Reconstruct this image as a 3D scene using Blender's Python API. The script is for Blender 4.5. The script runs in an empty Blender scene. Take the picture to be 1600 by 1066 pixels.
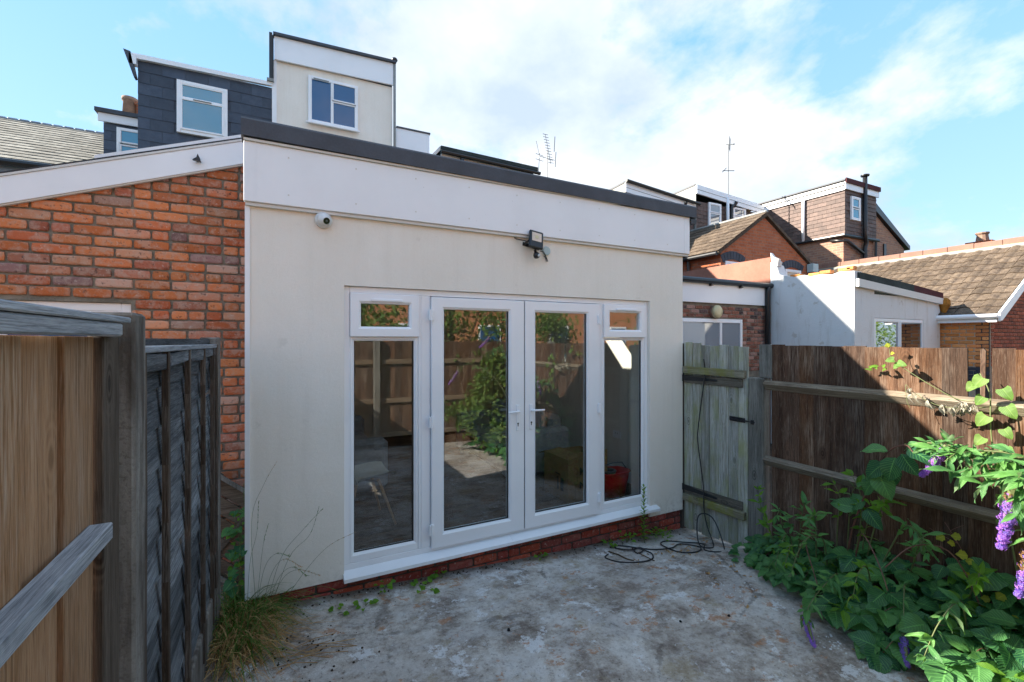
import bpy, bmesh, math, random
from mathutils import Vector, Matrix, Euler, noise
R = math.radians
rnd = random.Random(7)
sc = bpy.context.scene
COL = sc.collection

# ------------------------------------------------------------------ camera, sky, sun, exposure
cam_d = bpy.data.cameras.new("camera")
cam = bpy.data.objects.new("camera", cam_d); COL.objects.link(cam)
cam.location = (0.21, -3.56, 1.83)
cam.rotation_euler = (R(90), 0, R(-27))
cam_d.sensor_width = 36; cam_d.lens = 15.86; cam_d.shift_y = -0.00125
cam_d.clip_start = 0.05; cam_d.clip_end = 500
sc.camera = cam

SUN = Vector((-1.45, 1.0, 1.03)).normalized()
sun_d = bpy.data.lights.new("sun", 'SUN'); sun_d.energy = 2.0; sun_d.angle = R(0.55); sun_d.color = (1.0, 0.90, 0.76)
sun_o = bpy.data.objects.new("sun", sun_d); COL.objects.link(sun_o)
sun_o.rotation_euler = SUN.to_track_quat('Z', 'Y').to_euler()
sun_o.location = (-6, 4, 12)

world = bpy.data.worlds.new("World"); sc.world = world; world.use_nodes = True
def build_world():
    nt = world.node_tree; nt.nodes.clear(); N = nt.nodes.new; L = nt.links.new
    out = N('ShaderNodeOutputWorld'); bg = N('ShaderNodeBackground'); L(bg.outputs[0], out.inputs[0])
    sky = N('ShaderNodeTexSky'); sky.sky_type = 'NISHITA'; sky.sun_disc = False
    sky.sun_elevation = math.asin(SUN.z); sky.sun_rotation = math.atan2(SUN.x, SUN.y)
    sky.altitude = 100; sky.air_density = 1.0; sky.dust_density = 0.3; sky.ozone_density = 2.2
    tc = N('ShaderNodeTexCoord'); sep = N('ShaderNodeSeparateXYZ'); L(tc.outputs['Generated'], sep.inputs[0])
    def m(op, a, b=None, c=None):
        n = N('ShaderNodeMath'); n.operation = op
        for i, v in enumerate((a, b, c)):
            if v is None: continue
            if isinstance(v, (int, float)): n.inputs[i].default_value = v
            else: L(v, n.inputs[i])
        return n.outputs[0]
    zz = m('ADD', m('MAXIMUM', sep.outputs[2], 0.0), 0.42)
    px = m('DIVIDE', sep.outputs[0], zz); py = m('DIVIDE', sep.outputs[1], zz)
    cb = N('ShaderNodeCombineXYZ'); L(px, cb.inputs[0]); L(py, cb.inputs[1]); cb.inputs[2].default_value = 3.7
    def fbm(scale, det, rough, off, dist=0.0):
        mp = N('ShaderNodeMapping'); mp.inputs['Location'].default_value = off; L(cb.outputs[0], mp.inputs[0])
        n = N('ShaderNodeTexNoise'); n.inputs['Scale'].default_value = scale; n.inputs['Detail'].default_value = det
        n.inputs['Roughness'].default_value = rough; n.inputs['Distortion'].default_value = dist
        L(mp.outputs[0], n.inputs['Vector']); return n.outputs[0]
    big = fbm(1.5, 13, 0.58, CLOUD_OFF, 0.1)
    shade = fbm(2.6, 9, 0.55, (CLOUD_OFF[0] + 0.06, CLOUD_OFF[1] - 0.1, 2.0), 0.1)
    r = N('ShaderNodeValToRGB'); L(big, r.inputs[0])
    r.color_ramp.elements[0].position = 0.462; r.color_ramp.elements[0].color = (0, 0, 0, 1)
    r.color_ramp.elements[1].position = 0.545; r.color_ramp.elements[1].color = (1, 1, 1, 1)
    cr = N('ShaderNodeValToRGB'); L(shade, cr.inputs[0])
    cr.color_ramp.elements[0].position = 0.36; cr.color_ramp.elements[0].color = (0.53, 0.63, 0.77, 1)
    cr.color_ramp.elements[1].position = 0.62; cr.color_ramp.elements[1].color = (0.86, 0.90, 0.95, 1)
    # a clear-air lift: even blue added so that the Nishita sky is as light as a summer sky exposed for shade
    lift = N('ShaderNodeMix'); lift.data_type = 'RGBA'; lift.blend_type = 'MIX'; lift.inputs[0].default_value = 0.965
    el = N('ShaderNodeValToRGB'); L(sep.outputs[2], el.inputs[0])
    el.color_ramp.elements[0].position = 0.0; el.color_ramp.elements[0].color = (0.42, 0.65, 0.86, 1)
    el.color_ramp.elements[1].position = 0.62; el.color_ramp.elements[1].color = (0.215, 0.475, 0.83, 1)
    L(sky.outputs[0], lift.inputs[6]); L(el.outputs[0], lift.inputs[7])
    mx = N('ShaderNodeMix'); mx.data_type = 'RGBA'; L(m('MULTIPLY', r.outputs[0], 0.93), mx.inputs[0])
    L(lift.outputs[2], mx.inputs[6]); L(cr.outputs[0], mx.inputs[7])
    L(mx.outputs[2], bg.inputs[0]); bg.inputs[1].default_value = 0.15
CLOUD_OFF = (11.45, 3.95, 0.0)
build_world()
sc.view_settings.view_transform = 'Standard'; sc.view_settings.look = 'None'
sc.view_settings.exposure = 3.18; sc.view_settings.gamma = 1; sc.view_settings.use_curve_mapping = False
sc.render.engine = 'CYCLES'
sc.cycles.max_bounces = 8; sc.cycles.diffuse_bounces = 4; sc.cycles.glossy_bounces = 4
sc.cycles.transparent_max_bounces = 12; sc.cycles.transmission_bounces = 4
sc.cycles.use_denoising = True
sc.cycles.sample_clamp_indirect = 6

# ------------------------------------------------------------------ materials
class NT:
    """small node-tree writer"""
    def __init__(s, name):
        s.m = bpy.data.materials.new(name); s.m.use_nodes = True
        s.t = s.m.node_tree; s.t.nodes.clear()
        s.out = s.N('ShaderNodeOutputMaterial'); s.b = s.N('ShaderNodeBsdfPrincipled'); s.L(s.b.outputs[0], s.out.inputs[0])
        s._oi = None
    def N(s, k): return s.t.nodes.new(k)
    def L(s, a, b): s.t.links.new(a, b)
    def put(s, v, sock):
        if isinstance(v, (int, float)): sock.default_value = v
        elif isinstance(v, tuple): sock.default_value = v if len(v) != 3 or sock.type == 'VECTOR' else (*v, 1)
        else: s.L(v, sock)
    def math(s, op, a, b=0.0, c=0.0, clamp=False):
        n = s.N('ShaderNodeMath'); n.operation = op; n.use_clamp = clamp
        s.put(a, n.inputs[0]); s.put(b, n.inputs[1]); s.put(c, n.inputs[2]); return n.outputs[0]
    def vec(s, kind='obj', scale=(1, 1, 1), jitter=True):
        if kind == 'obj':
            v = s.N('ShaderNodeTexCoord').outputs['Object']
        else:
            v = s.N('ShaderNodeNewGeometry').outputs['Position']
        if kind == 'obj' and jitter:
            a = s.N('ShaderNodeVectorMath'); a.operation = 'ADD'; s.L(v, a.inputs[0])
            k = s.N('ShaderNodeMath'); k.operation = 'MULTIPLY'; s.L(s.rand(), k.inputs[0]); k.inputs[1].default_value = 57.0
            s.L(k.outputs[0], a.inputs[1]); v = a.outputs[0]
        mp = s.N('ShaderNodeMapping'); mp.inputs['Scale'].default_value = scale; s.L(v, mp.inputs[0]); return mp.outputs[0]
    def rand(s):
        if s._oi is None:
            o = s.N('ShaderNodeObjectInfo').outputs['Random']; g = s.N('ShaderNodeNewGeometry').outputs['Random Per Island']
            s._oi = s.math('FRACT', s.math('ADD', o, s.math('MULTIPLY', g, 0.9173)))
        return s._oi
    def noise(s, v, scale, det=4, rough=0.5, dist=0.0):
        n = s.N('ShaderNodeTexNoise'); s.L(v, n.inputs['Vector']); n.inputs['Scale'].default_value = scale
        n.inputs['Detail'].default_value = det; n.inputs['Roughness'].default_value = rough; n.inputs['Distortion'].default_value = dist
        return n.outputs[0]
    def vor(s, v, scale, feat='F1', out='Distance', rnd_=1.0):
        n = s.N('ShaderNodeTexVoronoi'); n.feature = feat; s.L(v, n.inputs['Vector']); n.inputs['Scale'].default_value = scale
        n.inputs['Randomness'].default_value = rnd_; return n.outputs[out]
    def ramp(s, f, stops, interp='LINEAR'):
        n = s.N('ShaderNodeValToRGB'); s.L(f, n.inputs[0]); e = n.color_ramp; e.interpolation = interp
        while len(e.elements) > 1: e.elements.remove(e.elements[-1])
        for i, (p, c) in enumerate(stops):
            if isinstance(c, (int, float)): c = (c, c, c)
            el = e.elements[0] if i == 0 else e.elements.new(p)
            el.position = p; el.color = (*c, 1)
        return n.outputs[0]
    def mix(s, f, a, b, mode='MIX'):
        n = s.N('ShaderNodeMix'); n.data_type = 'RGBA'; n.blend_type = mode
        s.put(f, n.inputs[0]); s.put(a, n.inputs[6]); s.put(b, n.inputs[7]); return n.outputs[2]
    def hsv(s, c, h=0.5, sa=1.0, v=1.0):
        n = s.N('ShaderNodeHueSaturation'); s.put(h, n.inputs['Hue']); s.put(sa, n.inputs['Saturation']); s.put(v, n.inputs['Value']); s.put(c, n.inputs['Color'])
        return n.outputs[0]
    def bump(s, h, strength=0.3, dist=0.01, normal=None):
        n = s.N('ShaderNodeBump'); n.inputs['Strength'].default_value = strength; n.inputs['Distance'].default_value = dist
        s.L(h, n.inputs['Height'])
        if normal is not None: s.L(normal, n.inputs['Normal'])
        s.L(n.outputs[0], s.b.inputs['Normal']); return n.outputs[0]
    def set(s, col=None, rough=None, **k):
        if col is not None: s.put(col, s.b.inputs['Base Color'])
        if rough is not None: s.put(rough, s.b.inputs['Roughness'])
        if not isinstance(rough, (int, float)) or rough >= 0.75: k.setdefault('Specular_IOR_Level', 0.15)
        else: k.setdefault('Specular_IOR_Level', 0.5)
        for a, v in k.items(): s.put(v, s.b.inputs[a.replace('_', ' ')])
        return s.m

M = {}
def simple(name, col, rough=0.5, dirt=0.12, scale=3.0, bump=0.0, metallic=0.0, spec=None):
    t = NT(name); v = t.vec('pos')
    n = t.noise(v, scale, 6, 0.6); f = t.noise(v, scale * 14, 3, 0.6)
    k = t.math('ADD', t.math('MULTIPLY', n, 0.7), t.math('MULTIPLY', f, 0.3))
    c = t.mix(t.ramp(k, [(0.42, 0.0), (0.62, 1.0)]), tuple(x * (1 - dirt) for x in col), col)
    if bump: t.bump(f, bump, 0.004)
    M[name] = t.set(c, rough, Metallic=metallic, Specular_IOR_Level=spec if spec is not None else (0.15 if rough >= 0.75 else 0.5)); return M[name]

def mat_render():
    t = NT('cream_render'); v = t.vec('pos')
    fine = t.noise(v, 260, 3, 0.7); mid = t.noise(v, 38, 3, 0.6); big = t.noise(v, 1.4, 5, 0.6)
    streak = t.noise(t.vec('pos', (9, 9, 0.5)), 1.0, 4, 0.6)
    c = t.mix(t.ramp(big, [(0.35, 0.0), (0.7, 1.0)]), (0.83, 0.785, 0.705), (0.88, 0.845, 0.78))
    c = t.mix(t.math('MULTIPLY', t.ramp(streak, [(0.52, 0.0), (0.75, 1.0)]), 0.12), c, (0.52, 0.47, 0.38))
    c = t.mix(t.math('MULTIPLY', t.ramp(t.noise(v, 7, 4, 0.6), [(0.66, 0.0), (0.75, 1.0)]), 0.25), c, (0.45, 0.42, 0.36))
    c = t.mix(t.math('MULTIPLY', t.ramp(fine, [(0.30, 1.0), (0.48, 0.0)]), 0.22), c, (0.50, 0.46, 0.39))
    spn = t.N('ShaderNodeSeparateXYZ'); t.L(v, spn.inputs[0])
    splash = t.math('MULTIPLY', t.ramp(t.math('ADD', spn.outputs[2], t.math('MULTIPLY', mid, 0.25)), [(0.08, 1.0), (0.34, 0.0)]), t.ramp(t.noise(v, 22, 5, 0.7), [(0.45, 0.0), (0.62, 1.0)]))
    c = t.mix(t.math('MULTIPLY', splash, 0.4), c, (0.40, 0.36, 0.30))
    zt = t.math('MULTIPLY', t.math('SUBTRACT', spn.outputs[2], 2.2), 1.9, clamp=True)
    runs = t.ramp(t.noise(t.vec('pos', (22, 22, 0.7)), 1.0, 5, 0.7), [(0.50, 0.0), (0.66, 1.0)])
    c = t.mix(t.math('MULTIPLY', t.math('MULTIPLY', zt, runs), 0.05), c, (0.50, 0.42, 0.30))
    h = t.math('ADD', fine, t.math('ADD', t.math('MULTIPLY', mid, 0.7), t.math('MULTIPLY', t.noise(v, 6, 4), 1.5)))
    t.bump(h, 0.5, 0.005); M['render'] = t.set(c, 0.9)
mat_render()

def mat_white(name='white_plastic', col=(0.86, 0.88, 0.91), specks=0.5, rough=0.32):
    t = NT(name); v = t.vec('pos')
    big = t.noise(v, 2.0, 5, 0.6); sp = t.vor(v, 26); n2 = t.noise(v, 9, 2)
    c = t.mix(t.math('MULTIPLY', t.ramp(big, [(0.45, 0.0), (0.7, 1.0)]), 0.35), col, tuple(x * 0.86 for x in col))
    k = t.math('MULTIPLY', t.ramp(sp, [(0.035, 1.0), (0.06, 0.0)]), t.ramp(n2, [(0.60, 0.0), (0.64, specks)]))
    c = t.mix(k, c, (0.09, 0.08, 0.07)); M[name] = t.set(c, rough)
mat_white(); mat_white('white_fascia', (0.85, 0.88, 0.92), 0.95, 0.35)
mat_white('old_white_paint', (0.66, 0.66, 0.64), 1.0, 0.6)

def mat_brick(name, pal, mortar_wash=0.35):
    t = NT(name); v = t.vec('obj', (1, 1, 1)); rr = t.rand()
    n = len(pal); base = t.ramp(rr, [(i / n, c) for i, c in enumerate(pal)], 'CONSTANT')
    hv = t.math('FRACT', t.math('MULTIPLY', rr, 37.7))
    base = t.hsv(base, 0.5, 1.0, t.math('ADD', 0.74, t.math('MULTIPLY', hv, 0.5)))
    a = t.noise(v, 16, 6, 0.65, 0.3); b = t.noise(v, 90, 4, 0.7); d = t.noise(v, 34, 5, 0.6)
    c = t.mix(t.math('MULTIPLY', t.ramp(a, [(0.46, 0.0), (0.62, 1.0)]), mortar_wash), base, (0.50, 0.40, 0.33))
    c = t.mix(t.math('MULTIPLY', t.ramp(d, [(0.30, 1.0), (0.42, 0.0)]), 0.75), c, (0.075, 0.045, 0.04))
    c = t.mix(t.math('MULTIPLY', t.ramp(t.noise(v, 55, 3), [(0.62, 0.0), (0.70, 1.0)]), 0.35), c, (0.6, 0.55, 0.5))
    t.bump(t.math('ADD', b, t.math('MULTIPLY', a, 1.5)), 0.55, 0.006); M[name] = t.set(c, 0.9)
mat_brick('old_brick', [(0.56, 0.17, 0.065), (0.47, 0.13, 0.06), (0.60, 0.20, 0.08), (0.42, 0.17, 0.11), (0.54, 0.24, 0.15), (0.58, 0.18, 0.07),
                        (0.27, 0.15, 0.14), (0.52, 0.15, 0.065), (0.62, 0.22, 0.09), (0.48, 0.28, 0.21), (0.50, 0.14, 0.065), (0.60, 0.21, 0.09), (0.40, 0.13, 0.08), (0.55, 0.18, 0.08), (0.57, 0.26, 0.15)], 0.45)
mat_brick('plinth_brick', [(0.30, 0.055, 0.035), (0.36, 0.08, 0.045), (0.26, 0.05, 0.04), (0.33, 0.07, 0.04), (0.22, 0.06, 0.05)], 0.12)
mat_brick('dark_brick', [(0.22, 0.09, 0.06), (0.30, 0.12, 0.08), (0.09, 0.06, 0.06), (0.34, 0.16, 0.12), (0.11, 0.07, 0.07), (0.26, 0.10, 0.07), (0.38, 0.22, 0.18)], 0.2)
mat_brick('sunlit_orange_brick', [(0.70, 0.27, 0.08), (0.66, 0.24, 0.08), (0.74, 0.31, 0.11), (0.68, 0.26, 0.07)], 0.1)  # orange raised so the bungalow's side wall looks sunlit while in shade
mat_brick('shaded_red_brick', [(0.30, 0.09, 0.05), (0.34, 0.10, 0.06), (0.26, 0.08, 0.05)], 0.1)  # darker copy of the bungalow brick, gable shade put into the colour

def mat_brick_tex(name, c1, c2, mortar, patch=(0.5, 0.3, 0.2), patchk=0.3):
    """courses too far off to be told apart: u runs along whichever way the wall runs"""
    t = NT(name); g = t.N('ShaderNodeNewGeometry').outputs['Position']; sp = t.N('ShaderNodeSeparateXYZ'); t.L(g, sp.inputs[0])
    cb = t.N('ShaderNodeCombineXYZ'); t.L(t.math('ADD', sp.outputs[0], sp.outputs[1]), cb.inputs[0]); t.L(sp.outputs[2], cb.inputs[1])
    b = t.N('ShaderNodeTexBrick'); t.L(cb.outputs[0], b.inputs['Vector']); b.inputs['Scale'].default_value = 1
    b.inputs['Brick Width'].default_value = 0.225; b.inputs['Row Height'].default_value = 0.075; b.inputs['Mortar Size'].default_value = 0.008
    b.inputs['Color1'].default_value = (*c1, 1); b.inputs['Color2'].default_value = (*c2, 1); b.inputs['Mortar'].default_value = (*mortar, 1)
    v = t.vec('pos'); n = t.noise(v, 1.6, 6, 0.65); n2 = t.noise(v, 14, 4, 0.6)
    c = t.mix(t.math('MULTIPLY', t.ramp(n, [(0.42, 0.0), (0.65, 1.0)]), patchk), b.outputs[0], patch)
    c = t.mix(t.math('MULTIPLY', t.ramp(n2, [(0.55, 0.0), (0.68, 1.0)]), 0.5), c, tuple(x * 0.45 for x in c1))
    t.bump(t.math('SUBTRACT', 1.0, b.outputs[1]), 0.6, 0.01); M[name] = t.set(c, 0.9)
mat_brick_tex('far_brick_red', (0.36, 0.10, 0.045), (0.48, 0.15, 0.065), (0.28, 0.18, 0.13), (0.5, 0.28, 0.2), 0.15)
mat_brick_tex('far_brick_pale', (0.42, 0.22, 0.14), (0.26, 0.15, 0.12), (0.36, 0.28, 0.22))
mat_brick_tex('far_brick_dark', (0.24, 0.075, 0.045), (0.30, 0.10, 0.06), (0.30, 0.2, 0.15), (0.3, 0.15, 0.1), 0.15)
mat_brick_tex('rear_brick', (0.46, 0.15, 0.06), (0.55, 0.20, 0.08), (0.38, 0.26, 0.18))

def mat_wood(name, axis, dark, lite, streak=(0.55, 0.50, 0.42), streakk=0.35, moss=None, mossk=0.0, var=0.35, knots=True, hi=1.0):
    """axis = grain direction 0/1/2"""
    t = NT(name); s1 = [22, 22, 22]; s1[axis] = 1.6; s2 = [150, 150, 150]; s2[axis] = 5; s3 = [9, 9, 9]; s3[axis] = 2.2
    v1 = t.vec('obj', tuple(s1)); v2 = t.vec('obj', tuple(s2)); v3 = t.vec('obj', tuple(s3))
    a = t.noise(v1, 1.0, 5, 0.6, 0.6); b = t.noise(v2, 1.0, 4, 0.65, 0.3); p = t.noise(v3, 1.0, 4, 0.55)
    c = t.mix(t.ramp(a, [(0.32, 0.0), (0.66, 1.0)]), dark, lite)
    c = t.mix(t.math('MULTIPLY', t.ramp(b, [(0.35, 1.0), (0.5, 0.0)]), 0.55), c, tuple(x * 0.35 for x in dark))
    wash = t.math('MULTIPLY', t.ramp(p, [(0.48, 0.0), (0.68, 1.0)]), t.ramp(b, [(0.42, 0.0), (0.62, 1.0)]))
    c = t.mix(t.math('MULTIPLY', wash, streakk), c, streak)
    s4 = [480, 480, 480]; s4[axis] = 14; fg = t.noise(t.vec('obj', tuple(s4)), 1.0, 3, 0.7)
    c = t.mix(t.math('MULTIPLY', t.ramp(fg, [(0.34, 1.0), (0.5, 0.0)]), 0.5), c, tuple(x * 0.45 for x in dark))
    c = t.mix(t.math('MULTIPLY', t.ramp(fg, [(0.56, 0.0), (0.70, 1.0)]), 0.35), c, streak)
    h = t.math('ADD', b, t.math('MULTIPLY', fg, 0.7))
    if knots:
        ks = [5.5, 5.5, 5.5]; ks[axis] = 2.6
        kd = t.vor(t.vec('obj', tuple(ks)), 1.0)
        kk = t.ramp(kd, [(0.05, 1.0), (0.13, 0.6), (0.17, 0.0)])
        c = t.mix(t.math('MULTIPLY', kk, 0.7), c, tuple(x * 0.4 for x in dark))
        ring = t.math('SINE', t.math('MULTIPLY', kd, 95.0))
        c = t.mix(t.math('MULTIPLY', t.ramp(kd, [(0.16, 0.35), (0.34, 0.0)]), t.math('ADD', ring, 0.5)), c, lite)
    if moss:
        g = t.noise(t.vec('obj', (6, 6, 3)), 1.0, 5, 0.65)
        c = t.mix(t.math('MULTIPLY', t.ramp(g, [(0.45, 0.0), (0.62, 1.0)]), mossk), c, moss)
    rr = t.rand(); c = t.hsv(c, 0.5, t.math('ADD', 0.85, t.math('MULTIPLY', t.math('FRACT', t.math('MULTIPLY', rr, 9.3)), 0.3)),
                             t.math('ADD', hi - var / 2, t.math('MULTIPLY', rr, var)))
    t.bump(t.math('ADD', h, t.math('MULTIPLY', a, 0.6)), 0.55, 0.004); M[name] = t.set(c, 0.92, Specular_IOR_Level=0.12)
mat_wood('fence_brown', 2, (0.058, 0.031, 0.020), (0.122, 0.068, 0.043), (0.40, 0.32, 0.25), 0.5, var=0.8)
mat_wood('fence_brown_rail', 1, (0.13, 0.10, 0.075), (0.27, 0.22, 0.16), (0.42, 0.38, 0.30), 0.5)
mat_wood('fence_brown_x', 0, (0.12, 0.08, 0.055), (0.24, 0.18, 0.12), (0.42, 0.36, 0.28), 0.5)
mat_wood('gate_board', 2, (0.25, 0.245, 0.20), (0.50, 0.50, 0.45), (0.62, 0.62, 0.60), 0.6, (0.28, 0.30, 0.11), 0.5)
mat_wood('gate_rail', 1, (0.15, 0.135, 0.10), (0.29, 0.27, 0.20), (0.45, 0.44, 0.36), 0.5, (0.20, 0.20, 0.04), 0.65)
mat_wood('gate_rail_dark', 1, (0.085, 0.075, 0.06), (0.16, 0.145, 0.12), (0.3, 0.28, 0.24), 0.4)
mat_wood('grey_post', 2, (0.13, 0.125, 0.11), (0.27, 0.26, 0.23), (0.42, 0.41, 0.38), 0.5)
mat_wood('dark_post', 2, (0.06, 0.045, 0.035), (0.12, 0.095, 0.075), (0.2, 0.17, 0.14), 0.3)
mat_wood('new_board', 2, (0.33, 0.18, 0.095), (0.45, 0.27, 0.155), (0.52, 0.45, 0.37), 0.6, var=0.35)
mat_wood('blue_grey_rail', 1, (0.22, 0.235, 0.26), (0.40, 0.42, 0.45), (0.55, 0.57, 0.6), 0.4, var=0.1)
mat_wood('lap_board', 1, (0.062, 0.066, 0.072), (0.19, 0.20, 0.212), (0.42, 0.44, 0.47), 0.5, var=0.9)
mat_wood('lap_batten', 2, (0.055, 0.038, 0.028), (0.12, 0.09, 0.07), (0.32, 0.29, 0.26), 0.35, knots=False)
mat_wood('old_lath', 0, (0.10, 0.075, 0.055), (0.2, 0.155, 0.115), (0.3, 0.27, 0.22), 0.4)
mat_wood('floorboard', 0, (0.10, 0.065, 0.045), (0.17, 0.115, 0.08), (0.2, 0.15, 0.11), 0.2, knots=False)

def mat_concrete_ground():
    t = NT('patio_concrete'); v = t.vec('pos')
    big = t.noise(v, 0.8, 8, 0.66); mid = t.noise(v, 2.6, 10, 0.74); fine = t.noise(v, 38, 6, 0.75); grit = t.noise(v, 190, 3, 0.75); n9 = t.noise(v, 9, 8, 0.75)
    c = t.ramp(mid, [(0.38, (0.20, 0.172, 0.15)), (0.46, (0.34, 0.305, 0.275)), (0.53, (0.52, 0.485, 0.445)), (0.60, (0.66, 0.64, 0.61))])
    c = t.mix(t.math('MULTIPLY', t.ramp(big, [(0.40, 1.0), (0.52, 0.0)]), 0.6), c, (0.28, 0.245, 0.215))
    c = t.mix(t.math('MULTIPLY', t.ramp(t.noise(t.vec('pos', (1.0, 1.8, 1)), 1.7, 12, 0.78), [(0.50, 0.0), (0.56, 1.0)]), 0.55), c, (0.62, 0.61, 0.60))
    c = t.mix(t.math('MULTIPLY', t.ramp(n9, [(0.36, 1.0), (0.47, 0.0)]), 0.4), c, (0.20, 0.17, 0.15))
    c = t.mix(t.math('MULTIPLY', t.ramp(t.noise(v, 3.4, 9, 0.75), [(0.575, 0.0), (0.60, 1.0)]), 0.8), c, (0.76, 0.77, 0.78))
    c = t.mix(t.math('MULTIPLY', t.ramp(t.noise(t.vec('pos', (1, 1.3, 1)), 4.6, 8, 0.75), [(0.585, 0.0), (0.61, 1.0)]), 0.75), c, (0.44, 0.26, 0.17))
    c = t.mix(t.math('MULTIPLY', t.ramp(t.noise(t.vec('pos', (1.1, 1, 1)), 2.2, 8, 0.7), [(0.58, 0.0), (0.64, 1.0)]), 0.5), c, (0.36, 0.30, 0.20))
    c = t.mix(t.math('MULTIPLY', t.ramp(fine, [(0.52, 0.0), (0.66, 1.0)]), 0.45), c, (0.60, 0.59, 0.57))
    c = t.mix(t.math('MULTIPLY', t.ramp(fine, [(0.34, 1.0), (0.45, 0.0)]), 0.6), c, (0.10, 0.085, 0.075))
    c = t.mix(t.math('MULTIPLY', t.ramp(grit, [(0.30, 1.0), (0.42, 0.0)]), 0.55), c, (0.11, 0.10, 0.09))
    ck = t.vor(t.vec('pos', (1, 1, 0)), 0.75, 'DISTANCE_TO_EDGE')
    wob = t.math('ADD', ck, t.math('MULTIPLY', t.math('SUBTRACT', t.noise(v, 7, 6, 0.7), 0.5), 0.12))
    crack = t.math('MULTIPLY', t.ramp(wob, [(0.0, 1.0), (0.004, 0.8), (0.009, 0.0)]), t.ramp(big, [(0.45, 0.0), (0.55, 1.0)]))
    c = t.mix(t.math('MULTIPLY', crack, 0.5), c, (0.07, 0.06, 0.05))
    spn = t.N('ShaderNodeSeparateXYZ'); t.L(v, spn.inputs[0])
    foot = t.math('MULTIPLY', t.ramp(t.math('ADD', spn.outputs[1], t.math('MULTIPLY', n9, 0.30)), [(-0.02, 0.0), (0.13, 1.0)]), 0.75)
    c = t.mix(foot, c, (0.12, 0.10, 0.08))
    sp = t.vor(v, 34); c = t.mix(t.math('MULTIPLY', t.ramp(sp, [(0.05, 1.0), (0.08, 0.0)]), t.ramp(t.noise(v, 4, 2), [(0.52, 0.0), (0.58, 1.0)])), c, (0.78, 0.78, 0.77))
    sp2 = t.vor(t.vec('pos', (1.01, 1.03, 1)), 19); c = t.mix(t.math('MULTIPLY', t.ramp(sp2, [(0.04, 1.0), (0.07, 0.0)]), 0.8), c, (0.04, 0.035, 0.03))
    h = t.math('ADD', t.math('MULTIPLY', mid, 2.2), t.math('ADD', t.math('MULTIPLY', n9, 1.2), t.math('ADD', fine, t.math('MULTIPLY', grit, 0.5))))
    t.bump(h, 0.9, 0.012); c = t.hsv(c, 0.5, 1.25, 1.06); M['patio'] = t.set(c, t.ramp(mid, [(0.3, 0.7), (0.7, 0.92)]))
mat_concrete_ground()
def mat_cpost():
    t = NT('concrete_post'); v = t.vec('pos'); a = t.noise(v, 60, 5, 0.7); b = t.noise(t.vec('pos', (14, 14, 2)), 1.0, 5, 0.6)
    c = t.mix(t.ramp(b, [(0.38, 0.0), (0.62, 1.0)]), (0.085, 0.072, 0.062), (0.26, 0.24, 0.215))
    c = t.mix(t.math('MULTIPLY', t.ramp(a, [(0.35, 1.0), (0.5, 0.0)]), 0.5), c, (0.09, 0.075, 0.06))
    t.bump(a, 0.6, 0.006); M['concrete_post'] = t.set(c, 0.95)
mat_cpost()
def mat_wall_white():
    t = NT('painted_white_wall'); v = t.vec('pos'); a = t.noise(v, 5, 6, 0.6); b = t.noise(v, 60, 4, 0.7)
    s_ = t.noise(t.vec('pos', (5, 5, 0.7)), 1.2, 6, 0.7)
    c = t.mix(t.math('MULTIPLY', t.ramp(s_, [(0.54, 0.0), (0.72, 1.0)]), 0.55), (0.68, 0.70, 0.71), (0.45, 0.43, 0.38))
    c = t.mix(t.math('MULTIPLY', t.ramp(a, [(0.62, 0.0), (0.68, 1.0)]), 0.5), c, (0.42, 0.38, 0.32))
    t.bump(t.math('ADD', a, t.math('MULTIPLY', b, 0.5)), 0.6, 0.02); M['white_wall'] = t.set(c, 0.85)
mat_wall_white()
def mat_tiles(name, c1, c2, spot, rough=0.8):
    t = NT(name); v = t.vec('obj'); a = t.noise(v, 9, 5, 0.65); b = t.noise(v, 60, 4, 0.7)
    c = t.mix(t.ramp(a, [(0.38, 0.0), (0.62, 1.0)]), c1, c2)
    c = t.mix(t.math('MULTIPLY', t.ramp(b, [(0.55, 0.0), (0.66, 1.0)]), 0.6), c, spot)
    c = t.hsv(c, 0.5, 1.0, t.math('ADD', 0.75, t.math('MULTIPLY', t.rand(), 0.5)))
    t.bump(b, 0.4, 0.004); M[name] = t.set(c, rough)
mat_tiles('pale_slate', (0.17, 0.165, 0.14), (0.29, 0.275, 0.235), (0.40, 0.385, 0.33))
mat_tiles('new_slate', (0.030, 0.045, 0.075), (0.045, 0.062, 0.095), (0.07, 0.085, 0.12), 0.5)
mat_tiles('brown_roof_tile', (0.065, 0.048, 0.037), (0.125, 0.094, 0.067), (0.32, 0.27, 0.21))
mat_tiles('hung_tile', (0.085, 0.055, 0.048), (0.13, 0.085, 0.070), (0.18, 0.13, 0.11), 0.7)
mat_tiles('grey_slate', (0.16, 0.20, 0.24), (0.20, 0.24, 0.28), (0.25, 0.28, 0.32), 0.6)
simple('mortar', (0.27, 0.245, 0.20), 0.95, 0.4, 6, 0.5)
simple('dark_mortar', (0.10, 0.085, 0.075), 0.95, 0.3, 6, 0.5)
simple('pale_mortar', (0.50, 0.42, 0.33), 0.95, 0.2, 6, 0.3)
simple('cap_grey', (0.055, 0.065, 0.085), 0.55, 0.3, 5, 0.12)
simple('black_plastic', (0.018, 0.019, 0.022), 0.35, 0.3, 6)
simple('black_iron', (0.012, 0.013, 0.017), 0.45, 0.3, 20, 0.2)
simple('lead', (0.27, 0.28, 0.27), 0.6, 0.25, 2)
simple('steel', (0.16, 0.17, 0.18), 0.5, 0.2, 4, 0, 0.3)
simple('terracotta_membrane', (0.36, 0.17, 0.125), 0.85, 0.2, 1.5, 0.3)
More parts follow.
